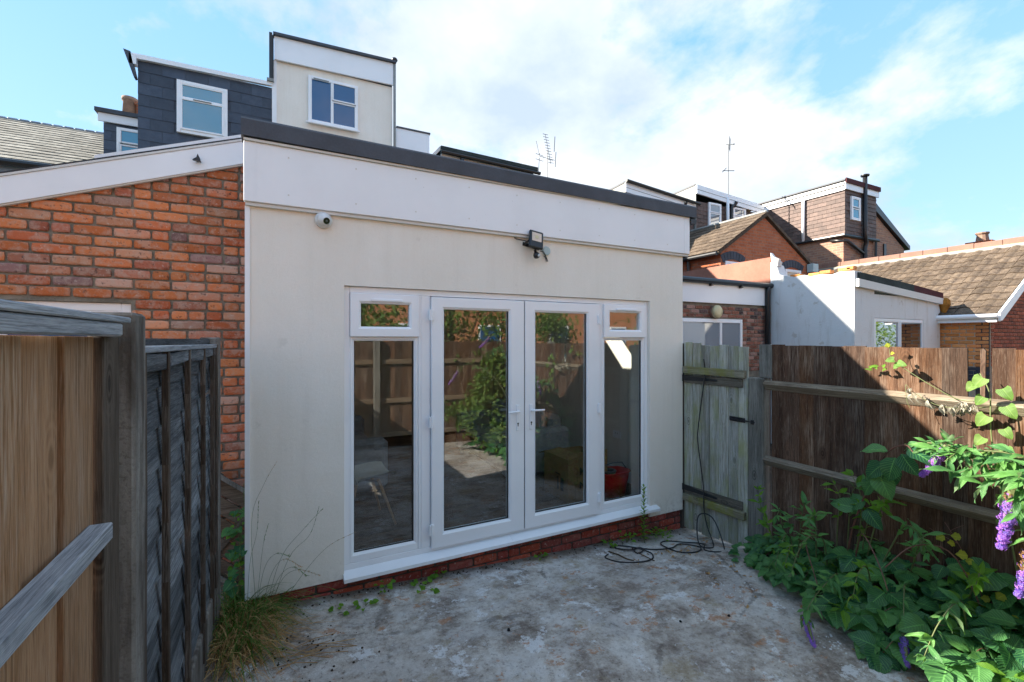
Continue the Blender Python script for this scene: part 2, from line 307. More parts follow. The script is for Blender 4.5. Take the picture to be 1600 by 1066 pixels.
simple('coping_pink', (0.28, 0.165, 0.13), 0.85, 0.2, 2, 0.2)
simple('clay_pot', (0.36, 0.24, 0.18), 0.9, 0.4, 6, 0.3)
simple('cream_lamp', (0.66, 0.58, 0.34), 0.4, 0.1, 4)
simple('interior_wall', (0.82, 0.79, 0.72), 0.8, 0.05, 2)
simple('ceiling_white', (0.7, 0.7, 0.68), 0.8, 0.05, 2)
simple('rust', (0.45, 0.20, 0.04), 0.9, 0.5, 8, 0.4)
simple('green_felt', (0.05, 0.065, 0.065), 0.85, 0.4, 3)
simple('maroon_felt', (0.11, 0.04, 0.045), 0.85, 0.4, 3)
simple('blue_brick', (0.035, 0.045, 0.07), 0.6, 0.4, 5, 0.3)
simple('red_plastic', (0.55, 0.015, 0.02), 0.3, 0.1, 5)
simple('grey_plastic', (0.12, 0.13, 0.14), 0.4, 0.1, 5)
simple('sofa_fabric', (0.40, 0.42, 0.46), 0.95, 0.25, 12, 0.5)
simple('chair_shell', (0.62, 0.62, 0.56), 0.45, 0.05, 5)
simple('beech', (0.45, 0.29, 0.15), 0.5, 0.2, 20)
simple('cardboard', (0.34, 0.21, 0.10), 0.85, 0.15, 8)
simple('print_black', (0.015, 0.013, 0.012), 0.7, 0.1, 8)
simple('plastic_aqua', (0.42, 0.55, 0.57), 0.4, 0.1, 8)
simple('lens_black', (0.008, 0.008, 0.012), 0.12, 0.1, 8)
simple('camera_white', (0.72, 0.73, 0.73), 0.3, 0.05, 8)
simple('pale_glow_panel', (0.75, 0.62, 0.5), 0.2, 0.15, 30)
simple('earth', (0.085, 0.065, 0.05), 0.95, 0.5, 5, 0.6)
simple('grass_lawn', (0.06, 0.09, 0.03), 0.95, 0.5, 3, 0.6)
simple('nail', (0.10, 0.085, 0.075), 0.6, 0.2, 8)
simple('white_flake', (0.72, 0.73, 0.74), 0.8, 0.1, 8)
simple('black_stone', (0.02, 0.02, 0.022), 0.8, 0.2, 8)
simple('twig', (0.13, 0.085, 0.05), 0.9, 0.3, 30)
simple('silver_foil', (0.5, 0.5, 0.52), 0.4, 0.2, 20, 0.5)

def mat_glass():
    t = NT('clear_glass'); t.t.nodes.remove(t.b)
    tr = t.N('ShaderNodeBsdfTransparent'); tr.inputs[0].default_value = (0.93, 0.95, 0.945, 1)
    gl = t.N('ShaderNodeBsdfGlossy'); gl.inputs['Roughness'].default_value = 0.0; gl.inputs[0].default_value = (0.95, 0.97, 1, 1)
    bp = t.N('ShaderNodeBump'); bp.inputs['Strength'].default_value = 0.02; bp.inputs['Distance'].default_value = 0.01
    t.L(t.noise(t.vec('pos'), 2.5, 1), bp.inputs['Height']); t.L(bp.outputs[0], gl.inputs['Normal'])
    lw = t.N('ShaderNodeLayerWeight'); lw.inputs[0].default_value = 0.5
    k = t.math('ADD', t.math('MULTIPLY', t.math('POWER', lw.outputs['Facing'], 4.0), 0.85), 0.09, clamp=True)
    mx = t.N('ShaderNodeMixShader'); t.L(k, mx.inputs[0]); t.L(tr.outputs[0], mx.inputs[1]); t.L(gl.outputs[0], mx.inputs[2])
    t.L(mx.outputs[0], t.out.inputs[0]); M['glass'] = t.m
mat_glass()
def mat_far_glass(name, col, k=0.35):
    t = NT(name); t.set(col, 0.06)
    gl = t.N('ShaderNodeBsdfGlossy'); gl.inputs['Roughness'].default_value = 0.02
    mx = t.N('ShaderNodeMixShader'); mx.inputs[0].default_value = k
    t.L(t.b.outputs[0], mx.inputs[1]); t.L(gl.outputs[0], mx.inputs[2]); t.L(mx.outputs[0], t.out.inputs[0]); M[name] = t.m
mat_far_glass('far_glass', (0.015, 0.09, 0.23), 0.04); mat_far_glass('far_glass_teal', (0.02, 0.22, 0.36), 0.12)  # blue and teal base colours stand in for sky reflected in the panes
mat_far_glass('far_glass_pale', (0.20, 0.22, 0.25), 0.15); mat_far_glass('garden_glass', (0.02, 0.025, 0.03), 0.5)

def mat_leaf(name, c1, c2, back=None, trans=0.35, rough=0.45, vein=0.0):
    t = NT(name); rr = t.rand(); uv = t.N('ShaderNodeUVMap'); sp = t.N('ShaderNodeSeparateXYZ'); t.L(uv.outputs[0], sp.inputs[0])
    au = t.math('ABSOLUTE', t.math('SUBTRACT', sp.outputs[0], 0.5))
    c = t.mix(rr, c1, c2)
    w = t.math('SINE', t.math('MULTIPLY', t.math('SUBTRACT', sp.outputs[1], t.math('MULTIPLY', au, 0.6)), 62.0))
    c = t.mix(t.math('MULTIPLY', t.ramp(w, [(0.8, 0.0), (1.0, 1.0)]), vein), c, tuple(min(1, x * 2.2) for x in c2))
    c = t.mix(t.math('MULTIPLY', t.ramp(au, [(0.0, 1.0), (0.035, 0.0)]), vein * 1.3), c, tuple(min(1, x * 2.4) for x in c2))
    c = t.mix(t.math('MULTIPLY', t.ramp(t.noise(t.vec('obj'), 22, 4), [(0.5, 0.0), (0.7, 1.0)]), 0.3), c, tuple(x * 0.55 for x in c1))
    if back:
        g = t.N('ShaderNodeNewGeometry').outputs['Backfacing']; c = t.mix(g, c, back)
    t.bump(w, 0.35, 0.002)
    t.set(c, rough, Specular_IOR_Level=0.4)
    tl = t.N('ShaderNodeBsdfTranslucent'); t.L(t.hsv(c, 0.48, 1.15, 1.6), tl.inputs[0])
    mx = t.N('ShaderNodeMixShader'); mx.inputs[0].default_value = trans
    t.L(t.b.outputs[0], mx.inputs[1]); t.L(tl.outputs[0], mx.inputs[2]); t.L(mx.outputs[0], t.out.inputs[0]); M[name] = t.m
mat_leaf('bramble_leaf', (0.016, 0.085, 0.042), (0.090, 0.235, 0.060), (0.16, 0.28, 0.13), 0.28, 0.42, 0.45)
mat_leaf('buddleia_leaf', (0.055, 0.175, 0.060), (0.115, 0.280, 0.065), (0.14, 0.23, 0.11), 0.32, 0.45, 0.3)
mat_leaf('bright_leaf', (0.08, 0.20, 0.02), (0.16, 0.34, 0.04), (0.2, 0.32, 0.08), 0.5, 0.5, 0.25)
mat_leaf('vine_leaf', (0.11, 0.24, 0.045), (0.20, 0.34, 0.08), (0.3, 0.4, 0.15), 0.45, 0.5, 0.3)
mat_leaf('yellow_leaf', (0.28, 0.34, 0.03), (0.44, 0.42, 0.04), (0.4, 0.4, 0.1), 0.45, 0.5, 0.3)
mat_leaf('dry_leaf', (0.25, 0.22, 0.16), (0.48, 0.46, 0.38), (0.5, 0.48, 0.4), 0.2, 0.8, 0.2)
mat_leaf('hedge_leaf', (0.06, 0.15, 0.02), (0.18, 0.26, 0.05), None, 0.35, 0.5, 0.0)
mat_leaf('grass_green', (0.06, 0.14, 0.02), (0.13, 0.22, 0.04), None, 0.35, 0.6, 0.0)
mat_leaf('grass_dry', (0.36, 0.21, 0.08), (0.58, 0.40, 0.18), None, 0.25, 0.7, 0.0)
mat_leaf('petal', (0.36, 0.15, 0.62), (0.52, 0.24, 0.70), None, 0.3, 0.6, 0.0)
mat_leaf('petal_blue', (0.24, 0.16, 0.60), (0.36, 0.24, 0.70), None, 0.3, 0.6, 0.0)
mat_leaf('petal_brown', (0.20, 0.09, 0.05), (0.36, 0.22, 0.10), None, 0.2, 0.7, 0.0)
simple('stem_green', (0.14, 0.17, 0.06), 0.6, 0.3, 20)
simple('stem_red', (0.17, 0.07, 0.05), 0.6, 0.3, 20)

# ------------------------------------------------------------------ geometry helpers
WL = {}          # world location of every (unrotated) root and part
class MB:
    """collects shapes in world coordinates; build() links them as ONE mesh object"""
    def __init__(s): s.v = []; s.f = []; s.uv = []
    def add(s, vs, fs, uv=None):
        o = len(s.v); s.v += [tuple(v) for v in vs]; s.f += [tuple(i + o for i in f) for f in fs]
        if uv is not None:
            for f in fs: s.uv += [uv[i] for i in f]
        return s
    def box(s, x0, x1, y0, y1, z0, z1, c=0.0, m=None):
        cx, cy, cz = (x0 + x1) / 2, (y0 + y1) / 2, (z0 + z1) / 2
        vs, fs = cbox(abs(x1 - x0), abs(y1 - y0), abs(z1 - z0), c)
        T = Matrix.Translation((cx, cy, cz))
        if m is not None: T = T @ m
        return s.add([T @ Vector(v) for v in vs], fs)
    def beam(s, p0, p1, w, h, c=0.0, up=(0, 0, 1)):
        p0, p1 = Vector(p0), Vector(p1); d = p1 - p0; L = d.length; d.normalize(); up = Vector(up)
        side = d.cross(up).normalized(); u2 = side.cross(d)
        Mx = Matrix((d, side, u2)).transposed().to_4x4(); Mx.translation = (p0 + p1) / 2
        vs, fs = cbox(L, w, h, c)
        return s.add([Mx @ Vector(v) for v in vs], fs)
    def tube(s, pts, r, n=6, caps=True):
        pts = [Vector(p) for p in pts]; k = len(pts)
        rr = r if isinstance(r, (list, tuple)) else [r] * k
        vs = []; fs = []; ref = None
        for i, p in enumerate(pts):
            d = (pts[min(i + 1, k - 1)] - pts[max(i - 1, 0)])
            if d.length < 1e-7: d = Vector((0, 0, 1))
            d.normalize()
            if ref is None: ref = d.orthogonal().normalized()
            ref = (ref - d * ref.dot(d)); ref = ref.normalized() if ref.length > 1e-5 else d.orthogonal().normalized()
            b = d.cross(ref)
            for j in range(n):
                a = 2 * math.pi * j / n; vs.append(p + (ref * math.cos(a) + b * math.sin(a)) * rr[i])
        for i in range(k - 1):
            for j in range(n): fs.append((i * n + j, i * n + (j + 1) % n, (i + 1) * n + (j + 1) % n, (i + 1) * n + j))
        if caps: fs.append(tuple(range(n - 1, -1, -1))); fs.append(tuple((k - 1) * n + j for j in range(n)))
        return s.add(vs, fs)
    def lathe(s, c, axis, prof, n=20):
        """prof = [(distance along axis, radius)]"""
        c = Vector(c); ax = Vector(axis).normalized(); u = ax.orthogonal().normalized(); w = ax.cross(u); vs = []; fs = []
        for a, r in prof:
            for j in range(n):
                t = 2 * math.pi * j / n; vs.append(c + ax * a + (u * math.cos(t) + w * math.sin(t)) * r)
        k = len(prof)
        for i in range(k - 1):
            for j in range(n): fs.append((i * n + j, i * n + (j + 1) % n, (i + 1) * n + (j + 1) % n, (i + 1) * n + j))
        fs.append(tuple(range(n - 1, -1, -1))); fs.append(tuple((k - 1) * n + j for j in range(n)))
        return s.add(vs, fs)
    def prism(s, poly, off):
        """poly = 3-D outline, pushed along off"""
        off = Vector(off); n = len(poly); a = [Vector(p) for p in poly]; b = [p + off for p in a]
        nrm = Vector((0, 0, 0))
        for i in range(n): nrm += a[i].cross(a[(i + 1) % n])
        fs = [tuple(range(n)), tuple(range(2 * n - 1, n - 1, -1))] + [(i, i + n, (i + 1) % n + n, (i + 1) % n) for i in range(n)]
        if nrm.dot(off) > 0: fs = [tuple(reversed(f)) for f in fs]
        return s.add(a + b, fs)
    def mesh(s, name, centre=True, smooth=False):
        if centre and s.v:
            lo = [min(v[i] for v in s.v) for i in range(3)]; hi = [max(v[i] for v in s.v) for i in range(3)]
            c = Vector([(lo[i] + hi[i]) / 2 for i in range(3)])
        else: c = Vector((0, 0, 0))
        me = bpy.data.meshes.new(name); me.from_pydata([(v[0] - c.x, v[1] - c.y, v[2] - c.z) for v in s.v], [], s.f)
        if s.uv and len(s.uv) == len(me.loops):
            ul = me.uv_layers.new(name='UVMap')
            flat = [x for q in s.uv for x in q]; ul.data.foreach_set('uv', flat)
        if smooth: me.polygons.foreach_set('use_smooth', [True] * len(me.polygons))
        me.update(); return me, c
    def build(s, name, mat, parent=None, smooth=False, label=None, kind=None):
        me, c = s.mesh(name, True, smooth)
        me.materials.append(M[mat] if isinstance(mat, str) else mat)
        o = bpy.data.objects.new(name, me); COL.objects.link(o)
        if parent is not None: o.parent = parent; o.location = c - WL[parent]
        else: o.location = c
        WL[o] = c
        if label: o['label'] = label
        if kind: o['kind'] = kind
        return o

def cbox(lx, ly, lz, c=0.0):
    hx, hy, hz = lx / 2, ly / 2, lz / 2
    if c <= 0:
        vs = [(sx * hx, sy * hy, sz * hz) for sx in (-1, 1) for sy in (-1, 1) for sz in (-1, 1)]
        return vs, [(0, 1, 3, 2), (4, 6, 7, 5), (0, 4, 5, 1), (2, 3, 7, 6), (0, 2, 6, 4), (1, 5, 7, 3)]
    c = min(c, hx * .9, hy * .9, hz * .9); vs = []; idx = {}
    for sx in (-1, 1):
        for sy in (-1, 1):
            for sz in (-1, 1):
                for a in range(3):
                    p = [sx * (hx - c), sy * (hy - c), sz * (hz - c)]; p[a] = (sx, sy, sz)[a] * (hx, hy, hz)[a]
                    idx[(sx, sy, sz, a)] = len(vs); vs.append(tuple(p))
    fs = []
    for a in range(3):
        b, d = [i for i in range(3) if i != a]
        for s_ in (-1, 1):
            q = []
            for (u, w) in ((-1, -1), (1, -1), (1, 1), (-1, 1)):
                k = [0, 0, 0]; k[a] = s_; k[b] = u; k[d] = w; q.append(idx[(*k, a)])
            fs.append(q)
    for a, b, d in ((0, 1, 2), (0, 2, 1), (1, 2, 0)):   # edges between faces a and b, running along d
        for sa in (-1, 1):
            for sb in (-1, 1):
                k1 = [0, 0, 0]; k1[a] = sa; k1[b] = sb; k1[d] = -1; k2 = list(k1); k2[d] = 1
                fs.append([idx[(*k1, a)], idx[(*k2, a)], idx[(*k2, b)], idx[(*k1, b)]])
    for sx in (-1, 1):
        for sy in (-1, 1):
            for sz in (-1, 1): fs.append([idx[(sx, sy, sz, a)] for a in range(3)])
    out = []
    for f in fs:
        p = [Vector(vs[i]) for i in f]; n = (p[1] - p[0]).cross(p[2] - p[0]); cc = sum(p, Vector()) / len(p)
        out.append(tuple(f) if n.dot(cc) > 0 else tuple(reversed(f)))
    return vs, out

def empty(name, loc, label, cat, group=None, kind=None):
    o = bpy.data.objects.new(name, None); COL.objects.link(o); o.location = loc; o.empty_display_size = 0.1
    o['label'] = label; o['category'] = cat; WL[o] = Vector(loc)
    if group: o['group'] = group
    if kind: o['kind'] = kind
    return o
def tag(o, label, cat, group=None):
    o['label'] = label; o['category'] = cat
    if group: o['group'] = group
    return o
def inst(name, me, loc, parent, rot=None, scale=None, mat4=None):
    """one more object that shares mesh data"""
    o = bpy.data.objects.new(name, me); COL.objects.link(o)
    if parent is not None: o.parent = parent
    p = WL[parent] if parent is not None else Vector((0, 0, 0))
    if mat4 is not None:
        q = mat4.copy(); q.translation = q.translation - p; o.matrix_basis = q
        WL[o] = mat4.translation.copy()
    else:
        o.location = Vector(loc) - p; WL[o] = Vector(loc)
        if rot: o.rotation_euler = rot
        if scale: o.scale = scale
    return o
def B(name, mat, parent, *boxes, c=0.0, label=None, kind=None):
    mb = MB()
    for b in boxes: mb.box(*b, c=c)
    return mb.build(name, mat, parent, label=label, kind=kind)
CAMP = Vector(cam.location)

# brick shapes: worn arrises, six variants for each length
def brick_mesh(L, H, D, axis, wear, seed, mat):
    r = random.Random(seed); mb = MB()
    nx, nz = 5, 2
    # front grid with wobbling outline, chamfered round to the sides; local axes u (length), n (outwards), z
    vs = []; fs = []
    def P(u, n, z): return (u, -n, z) if axis == 'Y' else (-n, u, z)
    ring = []
    for i in range(nx + 1): ring.append((-L / 2 + L * i / nx, -H / 2))
    for j in range(1, nz + 1): ring.append((L / 2, -H / 2 + H * j / nz))
    for i in range(nx - 1, -1, -1): ring.append((-L / 2 + L * i / nx, H / 2))
    for j in range(nz - 1, 0, -1): ring.append((-L / 2, -H / 2 + H * j / nz))
    k = len(ring); jit = [r.uniform(0, wear) for _ in ring]; tilt = r.uniform(-.002, .002)
    def inn(u, z, a, b): return (u - math.copysign(min(a, abs(u)), u) if abs(abs(u) - L / 2) < 1e-6 else u, z - math.copysign(b, z) if abs(abs(z) - H / 2) < 1e-6 else z)
    for lvl, (ins, n) in enumerate(((0.0, 0.0), (0.0, D - .006), (0.004, D - .0015), (0.009, D))):
        for q, (u, z) in enumerate(ring):
            uu, zz = inn(u, z, ins + jit[q] * (.35 if lvl < 2 else 1), ins + jit[q] * (.35 if lvl < 2 else 1))
            corner = abs(abs(u) - L / 2) < 1e-6 and abs(abs(z) - H / 2) < 1e-6
            if corner: uu *= 1 - .004 / (L / 2); zz *= 1 - .004 / (H / 2)
            vs.append(P(uu, n + (tilt * u / L if lvl > 1 else 0), zz))
    for lvl in range(3):
        for q in range(k):
            fs.append((lvl * k + q, lvl * k + (q + 1) % k, (lvl + 1) * k + (q + 1) % k, (lvl + 1) * k + q))
    fs.append(tuple(3 * k + q for q in range(k)))
    if axis == 'X': fs = [tuple(reversed(f)) for f in fs]
    mb.add(vs, fs); me, _ = mb.mesh('brick_shape', False); me.materials.append(M[mat]); return me, vs, fs

def brickwork(root, axis, const, u0, u1, z0, z1, mat, wear=0.004, seed=1, inside=None, limit=300, L=.215, H=.065, proud=.012, name='brick', headers=0.12, half=0.0):
    """stretcher courses on the plane (axis const), outwards is -axis; near ones one object each, the rest one part"""
    r = random.Random(seed); shapes = {}
    def shape(l, k):
        key = (round(l, 3), k)
        if key not in shapes: shapes[key] = brick_mesh(l, H, proud, axis, wear, seed * 100 + k * 7 + int(l * 1000), mat)
        return shapes[key]
    lst = []; z = z0 + H / 2 + .005; row = 0
    while z + H / 2 <= z1 + 1e-6:
        u = u0 - (0.0 if row % 2 == 0 else (L + .01) / 2) - half - r.uniform(0, .018)
        while u < u1:
            pieces = [(0.0, L)]
            if r.random() < headers: hl = round((L - .010) / 2, 4); pieces = [(0.0, hl), (hl + .010, hl)]
            for o_, l in pieces:
                a, b = max(u + o_, u0), min(u + o_ + l, u1)
                if b - a > .03:
                    l2 = round(b - a, 2) if (b - a) < l - 1e-6 else l
                    uc = (a + b) / 2
                    ok = inside is None or inside(a, b, z)
                    if isinstance(ok, tuple): a, b = ok; l2 = round(b - a, 2); uc = (a + b) / 2; ok = b - a > .03
                    if ok: lst.append((uc + r.uniform(-.002, .002), z + r.uniform(-.0015, .0015), l2, r.randrange(5)))
            u += L + .010
        z += H + .010; row += 1
    def wp(uc, z): return Vector((uc, const, z)) if axis == 'Y' else Vector((const, uc, z))
    lst.sort(key=lambda q: (wp(q[0], q[1]) - CAMP).length)
    for uc, z, l, k in lst[:limit]:
        me, _, _ = shape(l, k)
        o = inst(name, me, wp(uc, z), root)
        o.rotation_euler = (0, r.uniform(-.004, .004), 0) if axis == 'Y' else (r.uniform(-.004, .004), 0, 0)
    if lst[limit:]:
        mb = MB()
        for uc, z, l, k in lst[limit:]:
            _, vs, fs = shape(l, k); p = wp(uc, z); mb.add([Vector(v) + p for v in vs], fs)
        mb.build(name + '_courses', mat, root, kind='stuff')

def window(root, axis, const, u0, u1, z0, z1, cells, frame='white_plastic', glass='far_glass', fw=.055, proud=.03, name='window', vent=None):
    """cells: list of (u0,u1,z0,z1) fractions that open; frame bars between them. Outwards is -axis."""
    W, Hh = u1 - u0, z1 - z0
    def bx(mb, a, b, c_, d, n0, n1, ch=.004):
        if axis == 'Y': mb.box(a, b, const - n1, const - n0, c_, d, c=ch)
        else: mb.box(const - n1, const - n0, a, b, c_, d, c=ch)
    mb = MB()
    bx(mb, u0, u0 + fw, z0, z1, 0, proud); bx(mb, u1 - fw, u1, z0, z1, 0, proud)
    bx(mb, u0 + fw + .001, u1 - fw - .001, z0, z0 + fw, 0, proud - .001); bx(mb, u0 + fw + .001, u1 - fw - .001, z1 - fw, z1, 0, proud - .001)
    wn = None; pan = []
    for (a, b, c_, d, sash) in cells:
        A, Bb, Cc, D = u0 + W * a, u0 + W * b, z0 + Hh * c_, z0 + Hh * d
        e = fw * .55
        pr = proud + (.016 if sash else -.004)
        bx(mb, A, A + e, Cc, D, .002, pr); bx(mb, Bb - e, Bb, Cc, D, .002, pr)
        bx(mb, A + e + .001, Bb - e - .001, Cc, Cc + e, .002, pr - .001); bx(mb, A + e + .001, Bb - e - .001, D - e, D, .002, pr - .001)
        pan.append((A + e, Bb - e, Cc + e, D - e, pr - .018))
    wn = mb.build(name, frame, root)
    for (A, Bb, Cc, D, n) in pan:
        p = MB(); bx(p, A, Bb, Cc, D, .001, max(n, .006), 0); p.build('pane', glass, wn)
    if vent:
        a, b, zf = vent; v = MB(); zz = z0 + Hh * zf
        bx(v, u0 + W * a, u0 + W * b, zz, zz + .018, proud + .016, proud + .030, .003); v.build('trickle_vent', 'lead', wn)
    return wn

def lay_tiles(root, origin, du, dv, nu, nv, w, h, mat, thick=.012, name='tile', seed=3, limit=300, profile=False, stagger=.5, order=None, clip=None, gap=.004, tilt=None):
    """origin corner at the eave; du along the eave, dv up the slope (unit vectors). Tiles overlap upwards."""
    r = random.Random(seed); du = Vector(du).normalized(); dv = Vector(dv).normalized(); n = du.cross(dv).normalized()
    if n.z < 0 or (abs(n.z) < 1e-4 and n.y > 0): n = -n
    if tilt is None: tilt = thick * 1.1 / h
    def tile_shape(wd):
        vs = []; fs = []; hh = h * 1.12
        cols = ([(0, 0), (.12, .8), (.3, 1), (.45, .55), (.55, 0), (.8, .15), (1, .1)] if profile else [(0, 0), (1, 0)])
        for j, v in enumerate((0, hh)):
            for (a, b) in cols:
                base = tilt * (hh - v)
                for t in (0, 1):
                    vs.append(((a - .5) * (wd - gap), v, base + (b * thick * 1.6 if profile else 0) + t * thick))
        k = len(cols)
        for i in range(k - 1):
            q = lambda jj, ii, tt: (jj * k + ii) * 2 + tt
            fs += [(q(0, i, 1), q(0, i + 1, 1), q(1, i + 1, 1), q(1, i, 1)), (q(0, i, 0), q(1, i, 0), q(1, i + 1, 0), q(0, i + 1, 0)),
                   (q(0, i, 0), q(0, i + 1, 0), q(0, i + 1, 1), q(0, i, 1))]
        fs += [(q(0, 0, 0), q(0, 0, 1), q(1, 0, 1), q(1, 0, 0)), (q(0, k - 1, 0), q(1, k - 1, 0), q(1, k - 1, 1), q(0, k - 1, 1))]
        return vs, fs
    Bm = Matrix((du, dv, n)).transposed()
    if Bm.determinant() < 0: Bm = Matrix((-du, dv, n)).transposed()
    Bm = Bm.to_4x4(); sh = {}; lst = []
    for j in range(nv):
        off = stagger * w * (j % 2)
        for i in range(-1, nu + 1):
            a, b = i * w + off, (i + 1) * w + off
            a2, b2 = max(a, 0), min(b, nu * w)
            if b2 - a2 < .05: continue
            c = Vector(origin) + du * ((a2 + b2) / 2) + dv * (j * h)
            if clip and not clip(c, j): continue
            lst.append((c, round(b2 - a2, 3)))
    lst.sort(key=lambda q: (q[0] - CAMP).length)
    mbs = MB()
    for k, (c, wd) in enumerate(lst):
        if wd not in sh:
            vs, fs = tile_shape(wd); t = MB(); t.add(vs, fs); me, _ = t.mesh('tile_shape', False); me.materials.append(M[mat]); sh[wd] = (me, vs, fs)
        me, vs, fs = sh[wd]
        jitter = Matrix.Rotation(r.uniform(-.012, .012), 4, 'Z') @ Matrix.Rotation(r.uniform(-.008, .008), 4, 'X') @ Matrix.Translation((0, 0, r.uniform(0, thick * .25)))
        T = Matrix.Translation(c) @ Bm @ jitter
        if k < limit: inst(name, me, None, root, mat4=T)
        else: mbs.add([T @ Vector(v) for v in vs], fs)
    if mbs.v: mbs.build(name + '_courses', mat, root, kind='stuff')

# ------------------------------------------------------------------ the ground
def gz(x, y):
    k = max(0.0, min(1.0, (y + 1.3) / 1.3)); k = k * k * (3 - 2 * k)
    xx = max(0.0, min(4.3, x))
    return -0.03 - xx * (0.022 + 0.030 * k)
def grid(name, x0, x1, y0, y1, nx, ny, fz, mat, kind='structure', rough=0.0):
    vs = []; fs = []
    for j in range(ny + 1):
        for i in range(nx + 1):
            x = x0 + (x1 - x0) * i / nx; y = y0 + (y1 - y0) * j / ny
            z = fz(x, y) + (rough * (noise.noise(Vector((x * 2.3, y * 2.3, 1))) + .4 * noise.noise(Vector((x * 9, y * 9, 4)))) if rough else 0)
            vs.append((x, y, z))
    for j in range(ny):
        for i in range(nx): a = j * (nx + 1) + i; fs.append((a, a + 1, a + nx + 2, a + nx + 1))
    mb = MB(); mb.add(vs, fs); o = mb.build(name, mat, smooth=True, kind=kind); return o
grid('ground', -60, 90, -60, 90, 30, 30, lambda x, y: -0.42, 'grass_lawn')
pt_ = grid('patio', -0.6, 4.3, -4.5, 0.7, 98, 104, gz, 'patio', rough=0.006)
grid('neighbour_yard', 4.32, 16, -4.5, 7, 10, 10, lambda x, y: -0.30, 'earth')
grid('side_yard', -9, -0.62, -4.5, 7, 10, 10, lambda x, y: -0.08, 'earth')

# ------------------------------------------------------------------ the rear extension
ext = empty('rear_extension', (2.06, 3, 0), 'cream rendered single-storey extension with white fascia and glazed doors', 'building')
def frame_loop(mb, x0, x1, z0, z1, wl, wr, wb, wt, yf, yb, c=.004, bead=.014):
    prof = [(0, yb), (0, yf + c), (c, yf), (1 - .02, yf), (1, yf + bead), (1, yb)]
    loops = []
    for (q, y) in prof:
        if q == c: a = (c, c, c, c)
        elif q == 0: a = (0, 0, 0, 0)
        elif q == 1: a = (wl, wr, wb, wt)
        else: a = (wl - .018, wr - .018, wb - .018, wt - .018)
        loops.append([(x0 + a[0], y, z0 + a[2]), (x1 - a[1], y, z0 + a[2]), (x1 - a[1], y, z1 - a[3]), (x0 + a[0], y, z1 - a[3])])
    vs = [p for l in loops for p in l]; fs = []
    n = len(loops)
    for i in range(n):
        for j in range(4):
            a = i * 4 + j; b = i * 4 + (j + 1) % 4; i2 = (i + 1) % n; fs.append((a, b, i2 * 4 + (j + 1) % 4, i2 * 4 + j))
    mb.add(vs, fs)
mb = MB()
mb.box(0.0, 0.621, 0, .28, .05, 2.80); mb.box(3.645, 4.125, 0, .28, -.03, 2.80); mb.box(0.621, 3.645, 0, .28, 2.236, 2.80)
mb.build('wall', 'render', ext)
B('side_wall', 'render', ext, (-.0, .28, .281, 6.69, -.3, 2.80)); B('side_wall', 'render', ext, (3.985, 4.125, .281, 6.69, -.3, 2.80))
B('inner_lining', 'interior_wall', ext, (3.95, 3.984, .281, 4.6, .1, 2.70)); B('inner_lining', 'interior_wall', ext, (.281, .31, .281, 4.6, .1, 2.70))
B('back_wall', 'interior_wall', ext, (.281, 3.984, 4.61, 4.75, .1, 2.78))
pl = B('plinth', 'dark_mortar', ext, (-.0, 4.12, .035, .28, -.5, .045))
brickwork(pl, 'Y', .035, 0.0, 4.12, -.333, .045, 'plinth_brick', .003, 5, inside=lambda a, b, z: z < .03 and (b < 3.66 or a < 3.6 or z < -.0), proud=.013, headers=0.05)
# fascia with its joint, drip edge, dark roof kerb
fa = MB(); fa.box(-.022, 4.185, -.045, -.004, 2.765, 3.170, c=.004); fa.build('fascia_board', 'white_fascia', ext)
B('fascia_joint_cover', 'white_fascia', ext, (.045, .052, -.0475, -.0455, 2.77, 3.18), (4.10, 4.107, -.0475, -.0455, 2.77, 3.18))
B('drip_edge', 'old_white_paint', ext, (-.012, 4.176, -.030, -.002, 2.742, 2.763))
B('end_fascia', 'white_fascia', ext, (4.142, 4.184, -.003, 6.6, 2.79, 3.16))
B('corner_bead', 'white_plastic', ext, (-.016, -.001, -.006, .20, .055, 2.74), (-.016, .014, -.010, -.002, .055, 2.74))
cap = MB()
prof = [(-.075, 3.196), (-.075, 3.305), (-.062, 3.322), (-.03, 3.330), (.06, 3.32), (.06, 3.19)]
cap.prism([(-.035, y, z) for y, z in prof], (4.29, 0, -.032)); cap.build('roof_kerb', 'cap_grey', ext)
B('kerb_batten', 'old_white_paint', ext, (-.02, 4.18, -.06, -.004, 3.171, 3.186))
for k in range(9):
    m9 = MB(); m9.lathe((.25 + k * .45, -.0455, 3.10), (0, -1, 0), [(0, .006), (.002, .005)], 8); m9.lathe((.25 + k * .45, -.0455, 2.84), (0, -1, 0), [(0, .006), (.002, .005)], 8); m9.build('fixing_cap', 'old_white_paint', ext)
B('roof_kerb_end', 'cap_grey', ext, (4.187, 4.285, .061, 6.6, 3.12, 3.30), c=.01)
B('kerb_underlap', 'black_plastic', ext, (4.187, 4.27, -.060, .06, 3.10, 3.150))
